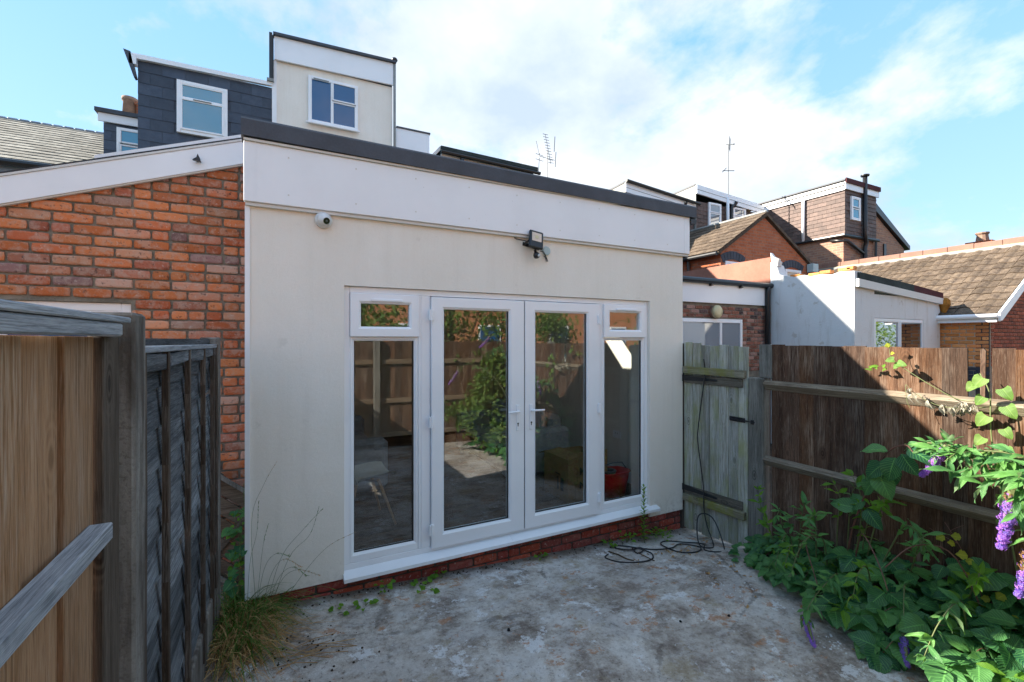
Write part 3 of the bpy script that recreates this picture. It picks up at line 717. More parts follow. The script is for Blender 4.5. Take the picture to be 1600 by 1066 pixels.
# flat roof round the skylight opening
B('roof', 'cap_grey', ext, (0, 4.185, .062, 1.7, 2.83, 3.19), (0, 4.185, 2.5, 6.69, 2.83, 3.19), (0, 1.45, 1.7, 2.5, 2.83, 3.19), (2.7, 4.185, 1.7, 2.5, 2.83, 3.19))
sk = MB(); 
for b_ in ((1.37, 1.45, 1.62, 2.58, 3.191, 3.26), (2.7, 2.78, 1.62, 2.58, 3.191, 3.26), (1.45, 2.7, 1.62, 1.7, 3.191, 3.26), (1.45, 2.7, 2.5, 2.58, 3.191, 3.26)): sk.box(*b_)
sko = sk.build('skylight_kerb', 'white_plastic', ext)
B('pane', 'glass', sko, (1.44, 2.71, 1.69, 2.51, 3.262, 3.272))
B('ceiling', 'ceiling_white', ext, (.281, 3.984, .281, 1.7, 2.76, 2.80), (.281, 3.984, 2.5, 4.6, 2.76, 2.80), (.281, 1.45, 1.7, 2.5, 2.76, 2.80), (2.7, 3.984, 1.7, 2.5, 2.76, 2.80))
fl_ = B('interior_floor', 'dark_mortar', ext, (.281, 3.95, .12, 4.6, .04, .085))
for i in range(30):
    y = .125 + i * .15
    if y > 4.4: break
    B('floorboard', 'floorboard', fl_, (.285, 2.1 + .4 * (i % 3), y, y + .147, .086, .10), c=.0015)
    B('floorboard', 'floorboard', fl_, (2.103 + .4 * (i % 3), 3.94, y, y + .147, .086, .10), c=.0015)
B('skirting', 'white_plastic', ext, (3.93, 3.949, .3, 4.58, .102, .24), c=.003)
so = B('wall_socket', 'white_plastic', ext, (3.938, 3.949, .80, .95, .60, .69), c=.003)
B('rocker_switch', 'grey_plastic', so, (3.936, 3.9375, .85, .86, .655, .67), (3.936, 3.9375, .89, .90, .655, .67))

# frame, lights and doors
fr = MB()
fr.box(.622, .664, .03, .10, .138, 2.233, c=.003); fr.box(3.602, 3.644, .03, .10, .138, 2.233, c=.003)
fr.box(.665, 3.601, .031, .10, 2.186, 2.233, c=.003); fr.box(.622, 3.644, .031, .10, .090, .137, c=.003)
fr.box(1.19, 1.288, .03, .10, .138, 2.185, c=.003); fr.box(2.982, 3.054, .03, .10, .138, 2.185, c=.003)
fr.box(1.214, 1.222, .025, .0295, .138, 2.185); fr.box(3.03, 3.036, .025, .0295, .138, 2.185)
fr.build('door_frame', 'white_plastic', ext)
def fixed(x0, x1):
    m_ = MB(); frame_loop(m_, x0, x1, .138, 1.852, .032, .032, .068, .030, .034, .085); o = m_.build('side_light', 'white_plastic', ext)
    B('glass_pane', 'glass', o, (x0 + .030, x1 - .030, .060, .066, .204, 1.824))
    B('gasket', 'black_plastic', o, (x0 + .0325, x0 + .038, .052, .059, .207, 1.821), (x1 - .044, x1 - .0325, .052, .059, .207, 1.821), (x0 + .039, x1 - .0445, .052, .059, .207, .214))
fixed(.665, 1.189); fixed(3.055, 3.601)
def toplight(x0, x1):
    m_ = MB(); frame_loop(m_, x0, x1, 1.853, 2.184, .078, .075, .078, .076, .008, .070); o = m_.build('top_light', 'white_plastic', ext)
    B('glass_pane', 'glass', o, (x0 + .076, x1 - .073, .040, .046, 1.929, 2.110))
    B('trickle_vent', 'white_plastic', o, (x0 + .15, x1 - .13, -.006, .007, 2.125, 2.146), c=.004)
toplight(.666, 1.189); toplight(3.055, 3.600)
def leaf_door(x0, x1, wl, wr, hx, hinge_x, side):
    m_ = MB(); frame_loop(m_, x0, x1, .128, 2.178, wl, wr, .118, .096, -.002, .070); o = m_.build('door', 'white_plastic', ext)
    B('glass_pane', 'glass', o, (x0 + wl - .003, x1 - wr + .003, .032, .038, .243, 2.085))
    B('gasket', 'black_plastic', o, (x0 + wl + .001, x0 + wl + .008, .024, .031, .247, 2.081), (x1 - wr - .010, x1 - wr - .001, .024, .031, .247, 2.081), (x0 + wl + .0085, x1 - wr - .0105, .024, .031, .247, .256))
    h = MB(); h.box(hx - .016, hx + .016, -.012, -.003, 1.02, 1.25, c=.004)
    h.tube([(hx, -.012, 1.195), (hx, -.045, 1.195)], .010, 8)
    h.tube([(hx, -.045, 1.195), (hx + side * .03, -.052, 1.196), (hx + side * .115, -.050, 1.194)], [.010, .009, .0075], 8)
    hd = h.build('handle', 'white_plastic', o)
    k = MB(); k.lathe((hx, -.0125, 1.085), (0, -1, 0), [(0, .008), (.0015, .008)], 12); k.box(hx - .0035, hx + .0035, -.014, -.0125, 1.060, 1.082); k.build('keyhole', 'black_plastic', o)
    for z in (2.03, 1.16, .285):
        g = MB(); g.box(hinge_x - .020, hinge_x - .002, -.020, -.003, z - .045, z + .045, c=.004); g.box(hinge_x + .002, hinge_x + .020, -.018, .029, z - .045, z + .045, c=.004)
        g.tube([(hinge_x, -.020, z - .052), (hinge_x, -.020, z + .052)], .008, 8); g.build('hinge', 'white_plastic', o)
leaf_door(1.291, 2.146, .108, .148, 2.078, 1.287, -1); leaf_door(2.156, 2.980, .112, .136, 2.214, 2.983, 1)
B('door_seal', 'black_plastic', ext, (2.1465, 2.1555, .012, .060, .13, 2.175))
s_ = MB()
for (xa, xb) in ((.615, 2.01), (2.012, 3.74)):
    s_.prism([(xa, -.058, .040), (xa, -.058, .066), (xa, .028, .096), (xa, .028, .040)], (xb - xa, 0, 0))
s_.build('sill', 'white_plastic', ext)

# ------------------------------------------------------------------ things on the extension wall
cm = empty('security_camera', (.477, 0, 2.70), 'white dome security camera under the left end of the white fascia', 'camera')
m_ = MB(); m_.lathe((.477, -.001, 2.70), (0, -1, 0), [(0, .058), (.022, .058), (.032, .054)], 28); m_.build('base', 'camera_white', cm, True)
ax = Vector((.35, -1, -.42)).normalized(); cc = Vector((.477, -.036, 2.70))
m_ = MB(); m_.lathe(cc, ax, [(-.046 , .012), (-.038, .028), (-.02, .043), (0, .047), (.02, .043), (.036, .030), (.044, .026), (.050, .029), (.053, .027)], 28); m_.build('dome', 'camera_white', cm, True)
m_ = MB(); m_.lathe(cc + ax * .0535, ax, [(0, .0235), (.001, .0235)], 24); ln = m_.build('lens', 'lens_black', cm)
m_ = MB(); m_.lathe(cc + ax * .055, ax, [(0, .008), (.002, .007)], 12); m_.build('inner_lens', 'grey_plastic', ln)

fld = empty('floodlight', (2.22, 0, 2.66), 'small black floodlight with motion sensor fixed under the white fascia', 'floodlight')
T = Matrix.Translation((2.215, -.095, 2.715)) @ Euler((R(-16), R(9), R(-4))).to_matrix().to_4x4()
def tb(mb, x0, x1, y0, y1, z0, z1, c=0):
    vs, fs = cbox(x1 - x0, y1 - y0, z1 - z0, c); O = Vector(((x0 + x1) / 2, (y0 + y1) / 2, (z0 + z1) / 2)); mb.add([T @ (Vector(v) + O) for v in vs], fs)
m_ = MB(); tb(m_, -.068, .068, -.014, .016, -.085, .085, .008)
for i in range(7): tb(m_, -.054 + i * .016, -.050 + i * .016, .0165, .028, -.07, .07)
m_.build('housing', 'black_plastic', fld)
m_ = MB(); tb(m_, -.047, .047, -.0165, -.0145, -.022, .062, .0015); m_.build('lamp_panel', 'pale_glow_panel', fld)
m_ = MB(); tb(m_, -.016, .016, -.019, -.0170, .006, .036, .001); m_.build('led_chip', 'cream_lamp', fld)
m_ = MB(); m_.beam((2.13, -.003, 2.69), (2.30, -.003, 2.66), .012, .03); m_.beam((2.145, -.09, 2.70), (2.145, -.006, 2.688), .006, .022); m_.beam((2.285, -.09, 2.70), (2.285, -.006, 2.665), .006, .022); m_.build('bracket', 'black_plastic', fld)
m_ = MB(); m_.lathe((2.225, -.075, 2.600), (0, -.5, -1), [(-.035, .012), (0, .013), (.002, .024), (.020, .030), (.040, .026), (.048, .014)], 16); se = m_.build('sensor', 'black_plastic', fld, True)
m_ = MB(); m_.lathe((2.234, -.112, 2.575), (.1, -1, -.4), [(0, .013), (.006, .012), (.012, .006)], 14); m_.build('sensor_lens', 'camera_white', se, True)
m_ = MB(); m_.tube([(2.145, -.07, 2.70), (2.09, -.045, 2.712), (2.06, -.02, 2.722), (2.048, -.002, 2.735)], .005, 6); m_.build('cable', 'black_plastic', fld)
m_ = MB(); m_.tube([(2.28, -.06, 2.628), (2.32, -.05, 2.625), (2.35, -.03, 2.60), (2.375, -.02, 2.565), (2.385, -.015, 2.55), (2.372, -.012, 2.55), (2.362, -.012, 2.585), (2.35, -.004, 2.60)], .0045, 6); m_.build('cable', 'black_plastic', fld)
m_ = MB(); m_.lathe((2.372, -.001, 2.645), (0, -1, 0), [(0, .040), (.018, .040), (.023, .035)], 22); o = m_.build('junction_box', 'plastic_aqua', smooth=False); tag(o, 'pale aqua round cable cover on the render right of the floodlight', 'junction box')

# ------------------------------------------------------------------ inside the extension
ch = empty('dining_chair', (1.0, .95, .1), 'pale shell chair with thin wooden legs behind the left glass', 'chair')
m_ = MB(); vs = []; fs = []
def shell(a, b):   # a across -1..1, b from front edge 0 to top of back 1
    w = .23 * (1 - .25 * max(0, b - .5)) * (1 if b > .08 else .9)
    if b < .5: x = .24 - b * .84; z = .47 - .03 * math.sin(b * 2 * math.pi * .5) + (.02 if b < .05 else 0) * -1
    else: t = (b - .5) / .5; x = -.18 - .10 * math.sin(t * 1.3) ; z = .44 + .40 * t
    z += .045 * a * a * (1 if b < .5 else .2); x += (.05 * a * a if b >= .5 else 0)
    return Vector((x, a * w, z))
rot = Matrix.Rotation(R(8), 3, 'Z'); base = Vector((.90, .88, .1))
nx, ny = 8, 14
for th in (0, .012):
    for j in range(ny + 1):
        for i in range(nx + 1):
            p = shell(-1 + 2 * i / nx, j / ny); vs.append(base + rot @ (p - Vector((0, 0, th)) if j < 8 else p - Vector((th, 0, 0))))
n0 = (nx + 1) * (ny + 1)
for j in range(ny):
    for i in range(nx):
        a = j * (nx + 1) + i; fs.append((a, a + 1, a + nx + 2, a + nx + 1)); fs.append((a + n0, a + n0 + nx + 1, a + n0 + nx + 2, a + n0 + 1))
m_.add(vs, fs); m_.build('seat_shell', 'chair_shell', ch, True)
for sx, sy in ((1, 1), (1, -1), (-1, 1), (-1, -1)):
    m_ = MB(); m_.tube([base + rot @ Vector((.10 * sx, .11 * sy, .42)), base + rot @ Vector((.23 * sx, .22 * sy, 0.001))], [.016, .010], 8); m_.build('leg', 'beech', ch)
m_ = MB(); m_.beam(base + rot @ Vector((-.11, -.11, .415)), base + rot @ Vector((.11, .11, .415)), .03, .015); m_.beam(base + rot @ Vector((-.11, .11, .40)), base + rot @ Vector((.11, -.11, .40)), .03, .013); m_.build('underframe', 'grey_plastic', ch)

def sofa(x0, x1, y0, y1, label, back):
    s = empty('sofa', ((x0 + x1) / 2, (y0 + y1) / 2, .1), label, 'sofa')
    B('base', 'sofa_fabric', s, (x0 + .05, x1 - .05, y0 + .04, y1 - .04, .2, .42), c=.03)
    B('arm', 'sofa_fabric', s, (x0, x1, y0, y0 + .19, .18, .74), c=.05); B('arm', 'sofa_fabric', s, (x0, x1, y1 - .19, y1, .18, .74), c=.05)
    if back > 0: bx = (x1 - .2, x1); cu = (x1 - .42, x1 - .205); se = (x0 + .02, x1 - .21)
    else: bx = (x0, x0 + .2); cu = (x0 + .205, x0 + .42); se = (x0 + .21, x1 - .02)
    B('backrest', 'sofa_fabric', s, (*bx, y0 + .192, y1 - .192, .2, .86), c=.05)
    k = (y1 - y0 - .39) / 2
    for i in range(2):
        B('seat_cushion', 'sofa_fabric', s, (*se, y0 + .196 + i * k, y0 + .19 + (i + 1) * k, .422, .55), c=.04)
        m2 = MB(); m2.box(*cu, y0 + .20 + i * k, y0 + .185 + (i + 1) * k, .555, .93, c=.07, m=Matrix.Rotation(R(7 * back), 4, 'Y')); m2.build('back_cushion', 'sofa_fabric', s)
    for a in (x0 + .07, x1 - .11):
        for b in (y0 + .05, y1 - .09): B('foot', 'grey_plastic', s, (a, a + .04, b, b + .04, .101, .198))
sofa(2.55, 3.45, 1.15, 2.95, 'grey fabric sofa behind the cardboard box, right of the doors', 1)
sofa(.40, 1.26, 1.50, 3.3, 'dark grey sofa behind the pale shell chair', -1)

bxo = empty('cardboard_box', (3.2, .64, .1), 'open brown cardboard moving box on the floor behind the right door', 'box')
m_ = MB(); x0, x1, y0, y1, z0, z1 = 2.90, 3.42, .42, .90, .101, .55; t_ = .006
m_.box(x0, x0 + t_, y0, y1, z0, z1); m_.box(x1 - t_, x1, y0, y1, z0, z1); m_.box(x0 + t_, x1 - t_, y0, y0 + t_, z0, z1); m_.box(x0 + t_, x1 - t_, y1 - t_, y1, z0, z1); m_.box(x0 + t_, x1 - t_, y0 + t_, y1 - t_, z0, z0 + t_)
m_.build('carton', 'cardboard', bxo)
m_ = MB(); m_.beam((2.90, .66, .552), (3.10, .66, .575), .46, .005); m_.build('flap', 'cardboard', bxo)
m_ = MB(); m_.beam((3.16, .905, .553), (3.16, 1.06, .49), .50, .005); m_.build('flap', 'cardboard', bxo)
fp = MB(); fp.box(3.02, 3.418, .409, .415, .30, .62); flp = fp.build('flap', 'cardboard', bxo)
def text(body, loc, size, rot, mat, parent, name='lettering', ext_=.0006):
    cu = bpy.data.curves.new(name, 'FONT'); cu.body = body; cu.size = size; cu.extrude = ext_; cu.offset = size * .022; cu.align_x = 'LEFT'; cu.materials.append(M[mat])
    tmp = bpy.data.objects.new(name, cu); COL.objects.link(tmp); bpy.context.view_layer.update()
    me = bpy.data.meshes.new_from_object(tmp.evaluated_get(bpy.context.evaluated_depsgraph_get())); bpy.data.objects.remove(tmp)
    o = bpy.data.objects.new(name, me); COL.objects.link(o); o.parent = parent; o.location = Vector(loc) - WL[parent]; o.rotation_euler = rot; return o
text('MA', (3.04, .4075, .385), .11, (R(90), 0, 0), 'print_black', bxo); text('NA', (3.04, .4075, .24), .10, (R(90), 0, 0), 'print_black', bxo)
B('lower_panel', 'cardboard', bxo, (3.0, 3.42, .4105, .4165, .12, .298))
m_ = MB(); m_.box(2.8975, 2.8995, .50, .56, .20, .34); m_.box(2.8975, 2.8995, .60, .62, .20, .34); m_.box(2.8975, 2.8995, .57, .65, .36, .375); m_.build('print', 'print_black', bxo)

bk = empty('mop_bucket', (3.5, .42, .1), 'red plastic mop bucket with dark grey wringer behind the right glass', 'bucket')
def oval(z, a, b, n=24, cx=3.50, cy=.43): return [(cx + a * math.copysign(abs(math.cos(t)) ** .7, math.cos(t)), cy + b * math.copysign(abs(math.sin(t)) ** .7, math.sin(t)), z) for t in [2 * math.pi * i / n for i in range(n)]]
m_ = MB(); rings = [oval(.101, .15, .10), oval(.30, .19, .125), oval(.355, .20, .13), oval(.36, .212, .142), oval(.37, .212, .142), oval(.37, .195, .125), oval(.13, .145, .095)]
vs = [p for r_ in rings for p in r_]; n = 24
fs = [(i * n + j, i * n + (j + 1) % n, (i + 1) * n + (j + 1) % n, (i + 1) * n + j) for i in range(len(rings) - 1) for j in range(n)] + [tuple(range(n - 1, -1, -1)), tuple((len(rings) - 1) * n + j for j in range(n))]
m_.add(vs, fs); m_.build('pail', 'red_plastic', bk, True)
m_ = MB(); m_.lathe((3.43, .42, .33), (0, 0, 1), [(-.06, .05), (0, .075), (.048, .095), (.055, .095), (.055, .07), (-.03, .045)], 18); m_.build('wringer', 'grey_plastic', bk)
m_ = MB(); m_.tube([(3.29, .43, .36), (3.32, .40, .44), (3.45, .36, .475), (3.60, .38, .46), (3.70, .43, .37)], .006, 6); m_.build('handle', 'grey_plastic', bk)

# ------------------------------------------------------------------ old brick outrigger, left
lb = empty('brick_outrigger', (-1.4, 3.5, 0), 'old weathered red brick lean-to with sloping white bargeboard, left of the extension', 'building')
def edge(x): return 2.728 + (x + 1.478) * (3.253 - 2.728) / 1.42
B('wall', 'mortar', lb, (-3.2, -2.2, .71, .95, -.5, 1.899), (-.79, .0, .71, .95, -.5, 2.16), (-2.2, -.79, .71, .95, -.5, 1.0), (-2.2, -.001, .71, .95, 2.161, 2.45), (-2.2, -.791, .71, .95, 2.102, 2.1605))
m_ = MB(); m_.prism([(-2.2, .71, 2.451), (-.001, .71, 2.451), (-.001, .71, 3.30), (-2.2, .71, edge(-2.2) + .02)], (0, .24, 0)); m_.prism([(-3.2, .71, 1.9), (-2.201, .71, 1.9), (-2.201, .71, edge(-2.2) + .02), (-3.2, .71, edge(-3.2) + .02)], (0, .24, 0)); m_.build('gable_wall', 'mortar', lb)
def clipb(a, b, z):
    if z - .032 > edge(b): return False
    if 1.0 < z < 2.10 and b > -2.2 and a < -.79:
        if b > -.79: return (-.79, b)
        return (a, -2.2) if a < -2.2 else False
    return b > -2.9
brickwork(lb, 'Y', .71, -2.9, .0, -.12, 3.3, 'old_brick', .0065, 11, inside=clipb, proud=.017, headers=.16)
window(lb, 'Y', .80, -2.2, -.79, 1.0, 2.10, [(.04, .5, .04, .96, True), (.5, .96, .04, .96, False)], fw=.06, proud=.07)
def slope_board(name, mat, x0, x1, lo, hi, y0, y1, parent):
    m_ = MB(); m_.prism([(x0, y0, edge(x0) + lo), (x1, y0, edge(x1) + lo), (x1, y0, edge(x1) + hi), (x0, y0, edge(x0) + hi)], (0, y1 - y0, 0)); return m_.build(name, mat, parent)
bb = slope_board('bargeboard', 'white_fascia', -3.3, .01, 0, .178, .655, .69, lb)
slope_board('bargeboard_foot', 'old_white_paint', -3.3, .01, -.012, -.001, .665, .69, lb)
slope_board('bargeboard_trim', 'old_white_paint', -3.3, .01, .180, .196, .648, .70, lb)
slope_board('roofing_felt', 'black_plastic', -3.3, .01, .198, .213, .66, .86, lb)
slope_board('verge_board', 'white_fascia', -1.0, -.001, .214, .262, .72, .76, lb)
slope_board('roof', 'green_felt', -3.3, -.001, .05, .20, .87, 6.6, lb)
B('side_wall', 'far_brick_dark', lb, (-3.2, -2.96, .951, 6.69, -.5, 2.1))
m_ = MB(); m_.lathe((-.372, .655, 3.213), (0, -1, 0), [(0, .012), (.015, .012)], 8); m_.prism([(-.40, .635, 3.205), (-.345, .635, 3.195), (-.352, .635, 3.222), (-.366, .635, 3.254), (-.374, .635, 3.226)], (0, -.03, 0)); o = m_.build('cable_clip', 'black_plastic'); tag(o, 'small black bracket fixed on the sloping white bargeboard', 'bracket')

# ------------------------------------------------------------------ left boundary: posts, board panel, lap panel, gravel board
def cpost(y0, top, label, x0=-.252, x1=-.150):
    p = MB(); n = 9
    for k in range(n):
        z0 = -.4 + (top + .4) * k / n; z1 = -.4 + (top + .4) * (k + 1) / n
    p.box(x0, x1, y0, y0 + .112, -.4, top, c=.008)
    # worn top
    o = p.build('concrete_post', 'concrete_post'); tag(o, label, 'fence post', 'concrete posts of the left boundary fence'); return o
cpost(-1.985, 1.905, 'near tall weathered concrete post between the board panel and the lap panel')
cpost(-.155, 1.845, 'far weathered concrete post beside the left corner of the cream extension')
gb = B('gravel_board', 'concrete_post', None, (-.215, -.165, -1.870, -.157, -.25, .265), c=.008); tag(gb, 'grey concrete gravel board under the lap panel', 'gravel board')

bp = empty('boarded_fence', (-.21, -2.5, 0), 'boarded fence of wide tan boards with grey rails, nearest on the left', 'fence')
ys = [-3.62, -3.46, -3.30, -3.14, -2.98, -2.80, -2.625, -2.458, -2.285, -2.117]
for i in range(len(ys) - 1):
    off = .012 if i % 2 else 0.0
    m_ = MB(); m_.box(-.218 - off, -.200 - off, ys[i] - (.012 if i % 2 else -.003), ys[i + 1] + (.012 if i % 2 else -.003), .02, 1.838, c=.002, m=Matrix.Rotation(R(rnd.uniform(-.25, .25)), 4, 'X')); m_.build('board', 'new_board', bp)
B('end_stile', 'dark_post', bp, (-.212, -.182, -2.112, -1.992, .02, 1.838), c=.003)
B('top_rail', 'blue_grey_rail', bp, (-.198, -.155, -3.62, -2.07, 1.839, 1.872), c=.004)
B('capping', 'blue_grey_rail', bp, (-.225, -.150, -3.62, -2.02, 1.8735, 1.889), c=.003)
B('middle_rail', 'blue_grey_rail', bp, (-.1995, -.153, -3.62, -2.155, 1.352, 1.392), c=.003)
B('lower_rail', 'blue_grey_rail', bp, (-.1995, -.153, -3.62, -2.155, .45, .49), c=.003)

lp = empty('lap_fence_panel', (-.2, -1.0, 0), 'old grey overlapping lap fence panel between the two concrete posts', 'fence panel')
r_ = random.Random(5); z = .27; si = 0
while z < 1.74:
    h = r_.uniform(.115, .15); si += 1; n = 22; vs = []; fs = []
    for i in range(n + 1):
        y = -1.868 + 1.71 * i / n
        lo = z + .014 * noise.noise(Vector((y * 2.5, z * 5, 3))) + .004 * noise.noise(Vector((y * 9, z * 7, 8))); hi = z + h + .028 - (.05 * max(0, noise.noise(Vector((y * 3.1, si * 4.7, 1)))) * 2.2 if si in (2, 3, 5, 6, 9) else 0)
        x = -.196 + .008 * noise.noise(Vector((y * 1.7, z * 3.1, 0)))
        for (dx, zz) in ((.010, lo), (.019, lo), (.001, hi), (-.0075, hi)): vs.append((x + dx - .004, y, zz))
    for i in range(n):
        for j in range(4): a = i * 4; fs.append((a + j, a + (j + 1) % 4, a + 4 + (j + 1) % 4, a + 4 + j))
    m_ = MB(); m_.add(vs, fs); m_.build('slat', 'lap_board', lp); z += h
for y in (-1.84, -1.515, -1.085, -.65, -.285):
    m_ = MB(); pts = [(-.168, y + .004 * math.sin(k * 1.7 + y), .10 + 1.70 * k / 8) for k in range(9)]
    for k in range(8): m_.beam(pts[k], (pts[k + 1][0], pts[k + 1][1], pts[k + 1][2] + .001), .034, .020, up=(1, 0, 0))
    m_.build('batten', 'lap_batten', lp)
B('end_batten', 'lap_batten', lp, (-.180, -.152, -.196, -.160, .27, 1.80), c=.003)
m_ = MB(); m_.beam((-.178, -1.865, 1.800), (-.178, -.16, 1.790), .045, .022, .003); m_.build('capping', 'blue_grey_rail', lp)
for i, (a, b) in enumerate(((-1.862, -1.46), (-1.45, -1.02), (-1.015, -.66), (-.655, -.2))):
    m_ = MB(); m_.box(-.176, -.163, a, b, 1.725 + .008 * (i % 2), 1.782, c=.003, m=Matrix.Rotation(R((-1.2, 1.5, -.6, .8)[i]), 4, 'X')); m_.build('top_strip', 'lap_board', lp)

op = empty('leaning_fence_panel', (-.1, .42, 0), 'old brown slatted fence piece leaning in the gap beside the extension', 'fence panel')
Tm = Matrix.Translation((-.16, .45, .40)) @ Matrix.Rotation(R(40), 4, 'Y')
for i in range(5):
    vs, fs = cbox(.92, .012, .105, .002); O = Vector((0, .006 * (i % 2), -.24 + i * .118)); m_ = MB(); m_.add([Tm @ (Vector(v) + O) for v in vs], fs); m_.build('slat', 'old_lath', op)
for xx in (-.30, .05, .34):
    vs, fs = cbox(.035, .018, .62, .003); O = Vector((xx, -.019, 0)); m_ = MB(); m_.add([Tm @ (Vector(v) + O) for v in vs], fs); m_.build('batten', 'old_lath', op)
for zz in (-.29, .29):
    vs, fs = cbox(.95, .018, .03, .003); O = Vector((0, -.038, zz)); m_ = MB(); m_.add([Tm @ (Vector(v) + O) for v in vs], fs); m_.build('edge_batten', 'grey_post', op)

# ------------------------------------------------------------------ right boundary: gate, posts, board fence
GX = 4.15
gp = B('gate_post', 'dark_post', None, (4.135, 4.215, .01, .075, -.28, 1.79), c=.006); tag(gp, 'dark brown hinge post between the cream wall and the gate', 'gate post')
gate = empty('garden_gate', (GX, -.38, -.2), 'weathered grey-green ledged wooden gate with black strap hinges', 'gate')
gb_ = [.005, -.112, -.222, -.330, -.438, -.548, -.655, -.762]
tops = [1.805, 1.80, 1.768, 1.77, 1.774, 1.77, 1.768]
for i in range(7):
    m_ = MB(); y1, y0 = gb_[i] - .003, gb_[i + 1] + .003
    zb = gz(GX, (y0 + y1) / 2) + .02 + .012 * math.sin(i * 2.1)
    m_.box(GX + .002 * (i % 2), GX + .019, y0, y1, zb, tops[i] + rnd.uniform(-.006, .006), c=.003, m=Matrix.Rotation(R(rnd.uniform(-.2, .2)), 4, 'X')); m_.build('board', 'gate_board', gate)
def rail(name, mat, y0, z0, y1, z1, w, d, x=GX, par=gate, c=.004):
    m_ = MB(); m_.beam((x - d / 2 - .001, y0, z0), (x - d / 2 - .001, y1, z1), d, w, c); return m_.build(name, mat, par)
rail('ledge', 'gate_rail', -.012, 1.505, -.748, 1.500, .075, .042)
rail('hinge_rail', 'gate_rail_dark', -.012, 1.405, -.715, 1.412, .085, .020)
rail('ledge', 'gate_rail', -.012, .120, -.748, .150, .075, .042)
rail('hinge_rail', 'gate_rail_dark', -.012, .205, -.715, .235, .080, .020)
for z in (1.415, .225):
    m_ = MB(); x = GX - .024
    m_.prism([(x, -.012, z - .030), (x, -.43, z - .010), (x, -.445, z), (x, -.43, z + .010), (x, -.012, z + .030)], (-.005, 0, 0))
    m_.box(GX - .022, GX - .016, .008, .055, z - .075, z + .075, c=.001); m_.tube([(GX - .026, -.002, z - .035), (GX - .026, -.002, z + .035)], .009, 8); h = m_.build('strap_hinge', 'black_iron', gate)
    for y in (-.06, -.18, -.31):
        m_ = MB(); m_.lathe((GX - .0295, y, z), (-1, 0, 0), [(0, .008), (.004, .006), (.005, .002)], 8); m_.build('bolt_head', 'black_iron', h)
m_ = MB(); x = GX - .002
m_.box(x - .004, x, -.735, -.565, 1.035, 1.080, c=.001); m_.tube([(x - .014, -.575, 1.057), (x - .014, -.845, 1.057)], .007, 8)
for y in (-.585, -.65, -.72): m_.box(x - .020, x - .0045, y - .010, y + .010, 1.045, 1.070, c=.002)
m_.tube([(x - .014, -.63, 1.057), (x - .040, -.63, 1.050)], .005, 6); m_.build('bolt', 'black_iron', gate)
B('bolt_keep', 'black_iron', gate, (GX - .028, GX - .010, -.835, -.805, 1.038, 1.078), c=.002)

lpst = B('latch_post', 'grey_post', None, (4.13, 4.235, -.925, -.775, -.3, 1.475), c=.008); tag(lpst, 'stout grey square post that the gate bolts against', 'gate post')
cp_ = B('post_cleat', 'grey_post', None, (4.16, 4.20, -.985, -.865, 1.478, 1.785), c=.004); tag(cp_, 'short grey-green board standing on top of the latch post', 'board')

fe = empty('board_fence', (4.18, -2.6, 0), 'brown close-boarded fence with grey arris rails right of the gate', 'fence')
y = -.985; i = 0; r_ = random.Random(12)
gaps = {}
while y > -4.35:
    w = r_.choice((.095, .118, .125, .105, .14)); y1 = y - w
    top = 1.787 - .008 * abs(math.sin(i * 1.3)) - .004 * i * .2; low = .03; rx = R(r_.uniform(-.35, .35)); xo = GX + .025
    if -2.30 > (y + y1) / 2 > -2.42:      # the snapped board: a stump and a sliver
        m_ = MB(); m_.box(xo, xo + .016, y1 + .002, y - .002, low, 1.458, c=.002); m_.build('broken_board', 'fence_brown', fe, label='snapped fence board')
    else:
        m_ = MB(); m_.box(xo, xo + .016, y1 - .004, y + .006, low, top, c=.002, m=Matrix.Rotation(rx, 4, 'X') @ Matrix.Rotation(R(4.2), 4, 'Z')); m_.build('board', 'fence_brown', fe)
    y = y1; i += 1
m_ = MB(); m_.prism([(GX + .024, -2.352, 1.44), (GX + .024, -2.374, 1.44), (GX + .024, -2.378, 1.76), (GX + .024, -2.368, 1.775), (GX + .024, -2.354, 1.768)], (.015, 0, 0)); m_.build('sliver', 'fence_brown', fe)
for z in (1.415, .725):
    m_ = MB(); m_.prism([(GX + .018, -.93, z - .045), (GX - .030, -.93, z + .010), (GX - .022, -.93, z + .030), (GX + .018, -.93, z + .045)], (0, -3.45, 0)); m_.build('rail', 'fence_brown_rail', fe)
m_ = MB()
for z in (1.415, .725):
    y = -1.04
    while y > -4.2: m_.lathe((GX - .0255, y, z + .018), (-1, 0, 0), [(0, .004), (.002, .0035)], 6); y -= .118
m_.build('nail_heads', 'nail', fe, kind='stuff')
B('gravel_board', 'dark_post', fe, (GX + .005, GX + .035, -4.38, -.93, -.3, .028), c=.003)
for y in (-2.86, -4.40): B('post', 'grey_post', fe, (4.21, 4.30, y - .05, y + .05, -.4, 1.80), c=.006)

# rear fence, behind the camera but seen in the glass
rf = empty('rear_fence', (2, -4.42, 0), 'brown close-boarded fence along the back of the yard', 'fence')
x = -.26; i = 0
while x < 4.2:
    w = r_.choice((.11, .125, .14)); m_ = MB(); yo = -4.44 - .006 * (i % 2); m_.box(x - .004, x + w + .004, yo - .016, yo, -.15, 1.80 + r_.uniform(-.01, .01), c=.002, m=Matrix.Rotation(R(r_.uniform(-.3, .3)), 4, 'Y')); m_.build('board', 'fence_brown', rf); x += w; i += 1
for z in (1.44, .75, .15): B('rail', 'fence_brown_x', rf, (-.25, 4.2, -4.436, -4.385, z - .04, z + .04), c=.004)
B('post', 'grey_post', rf, (1.62, 1.72, -4.40, -4.30, -.3, 1.85), c=.005)

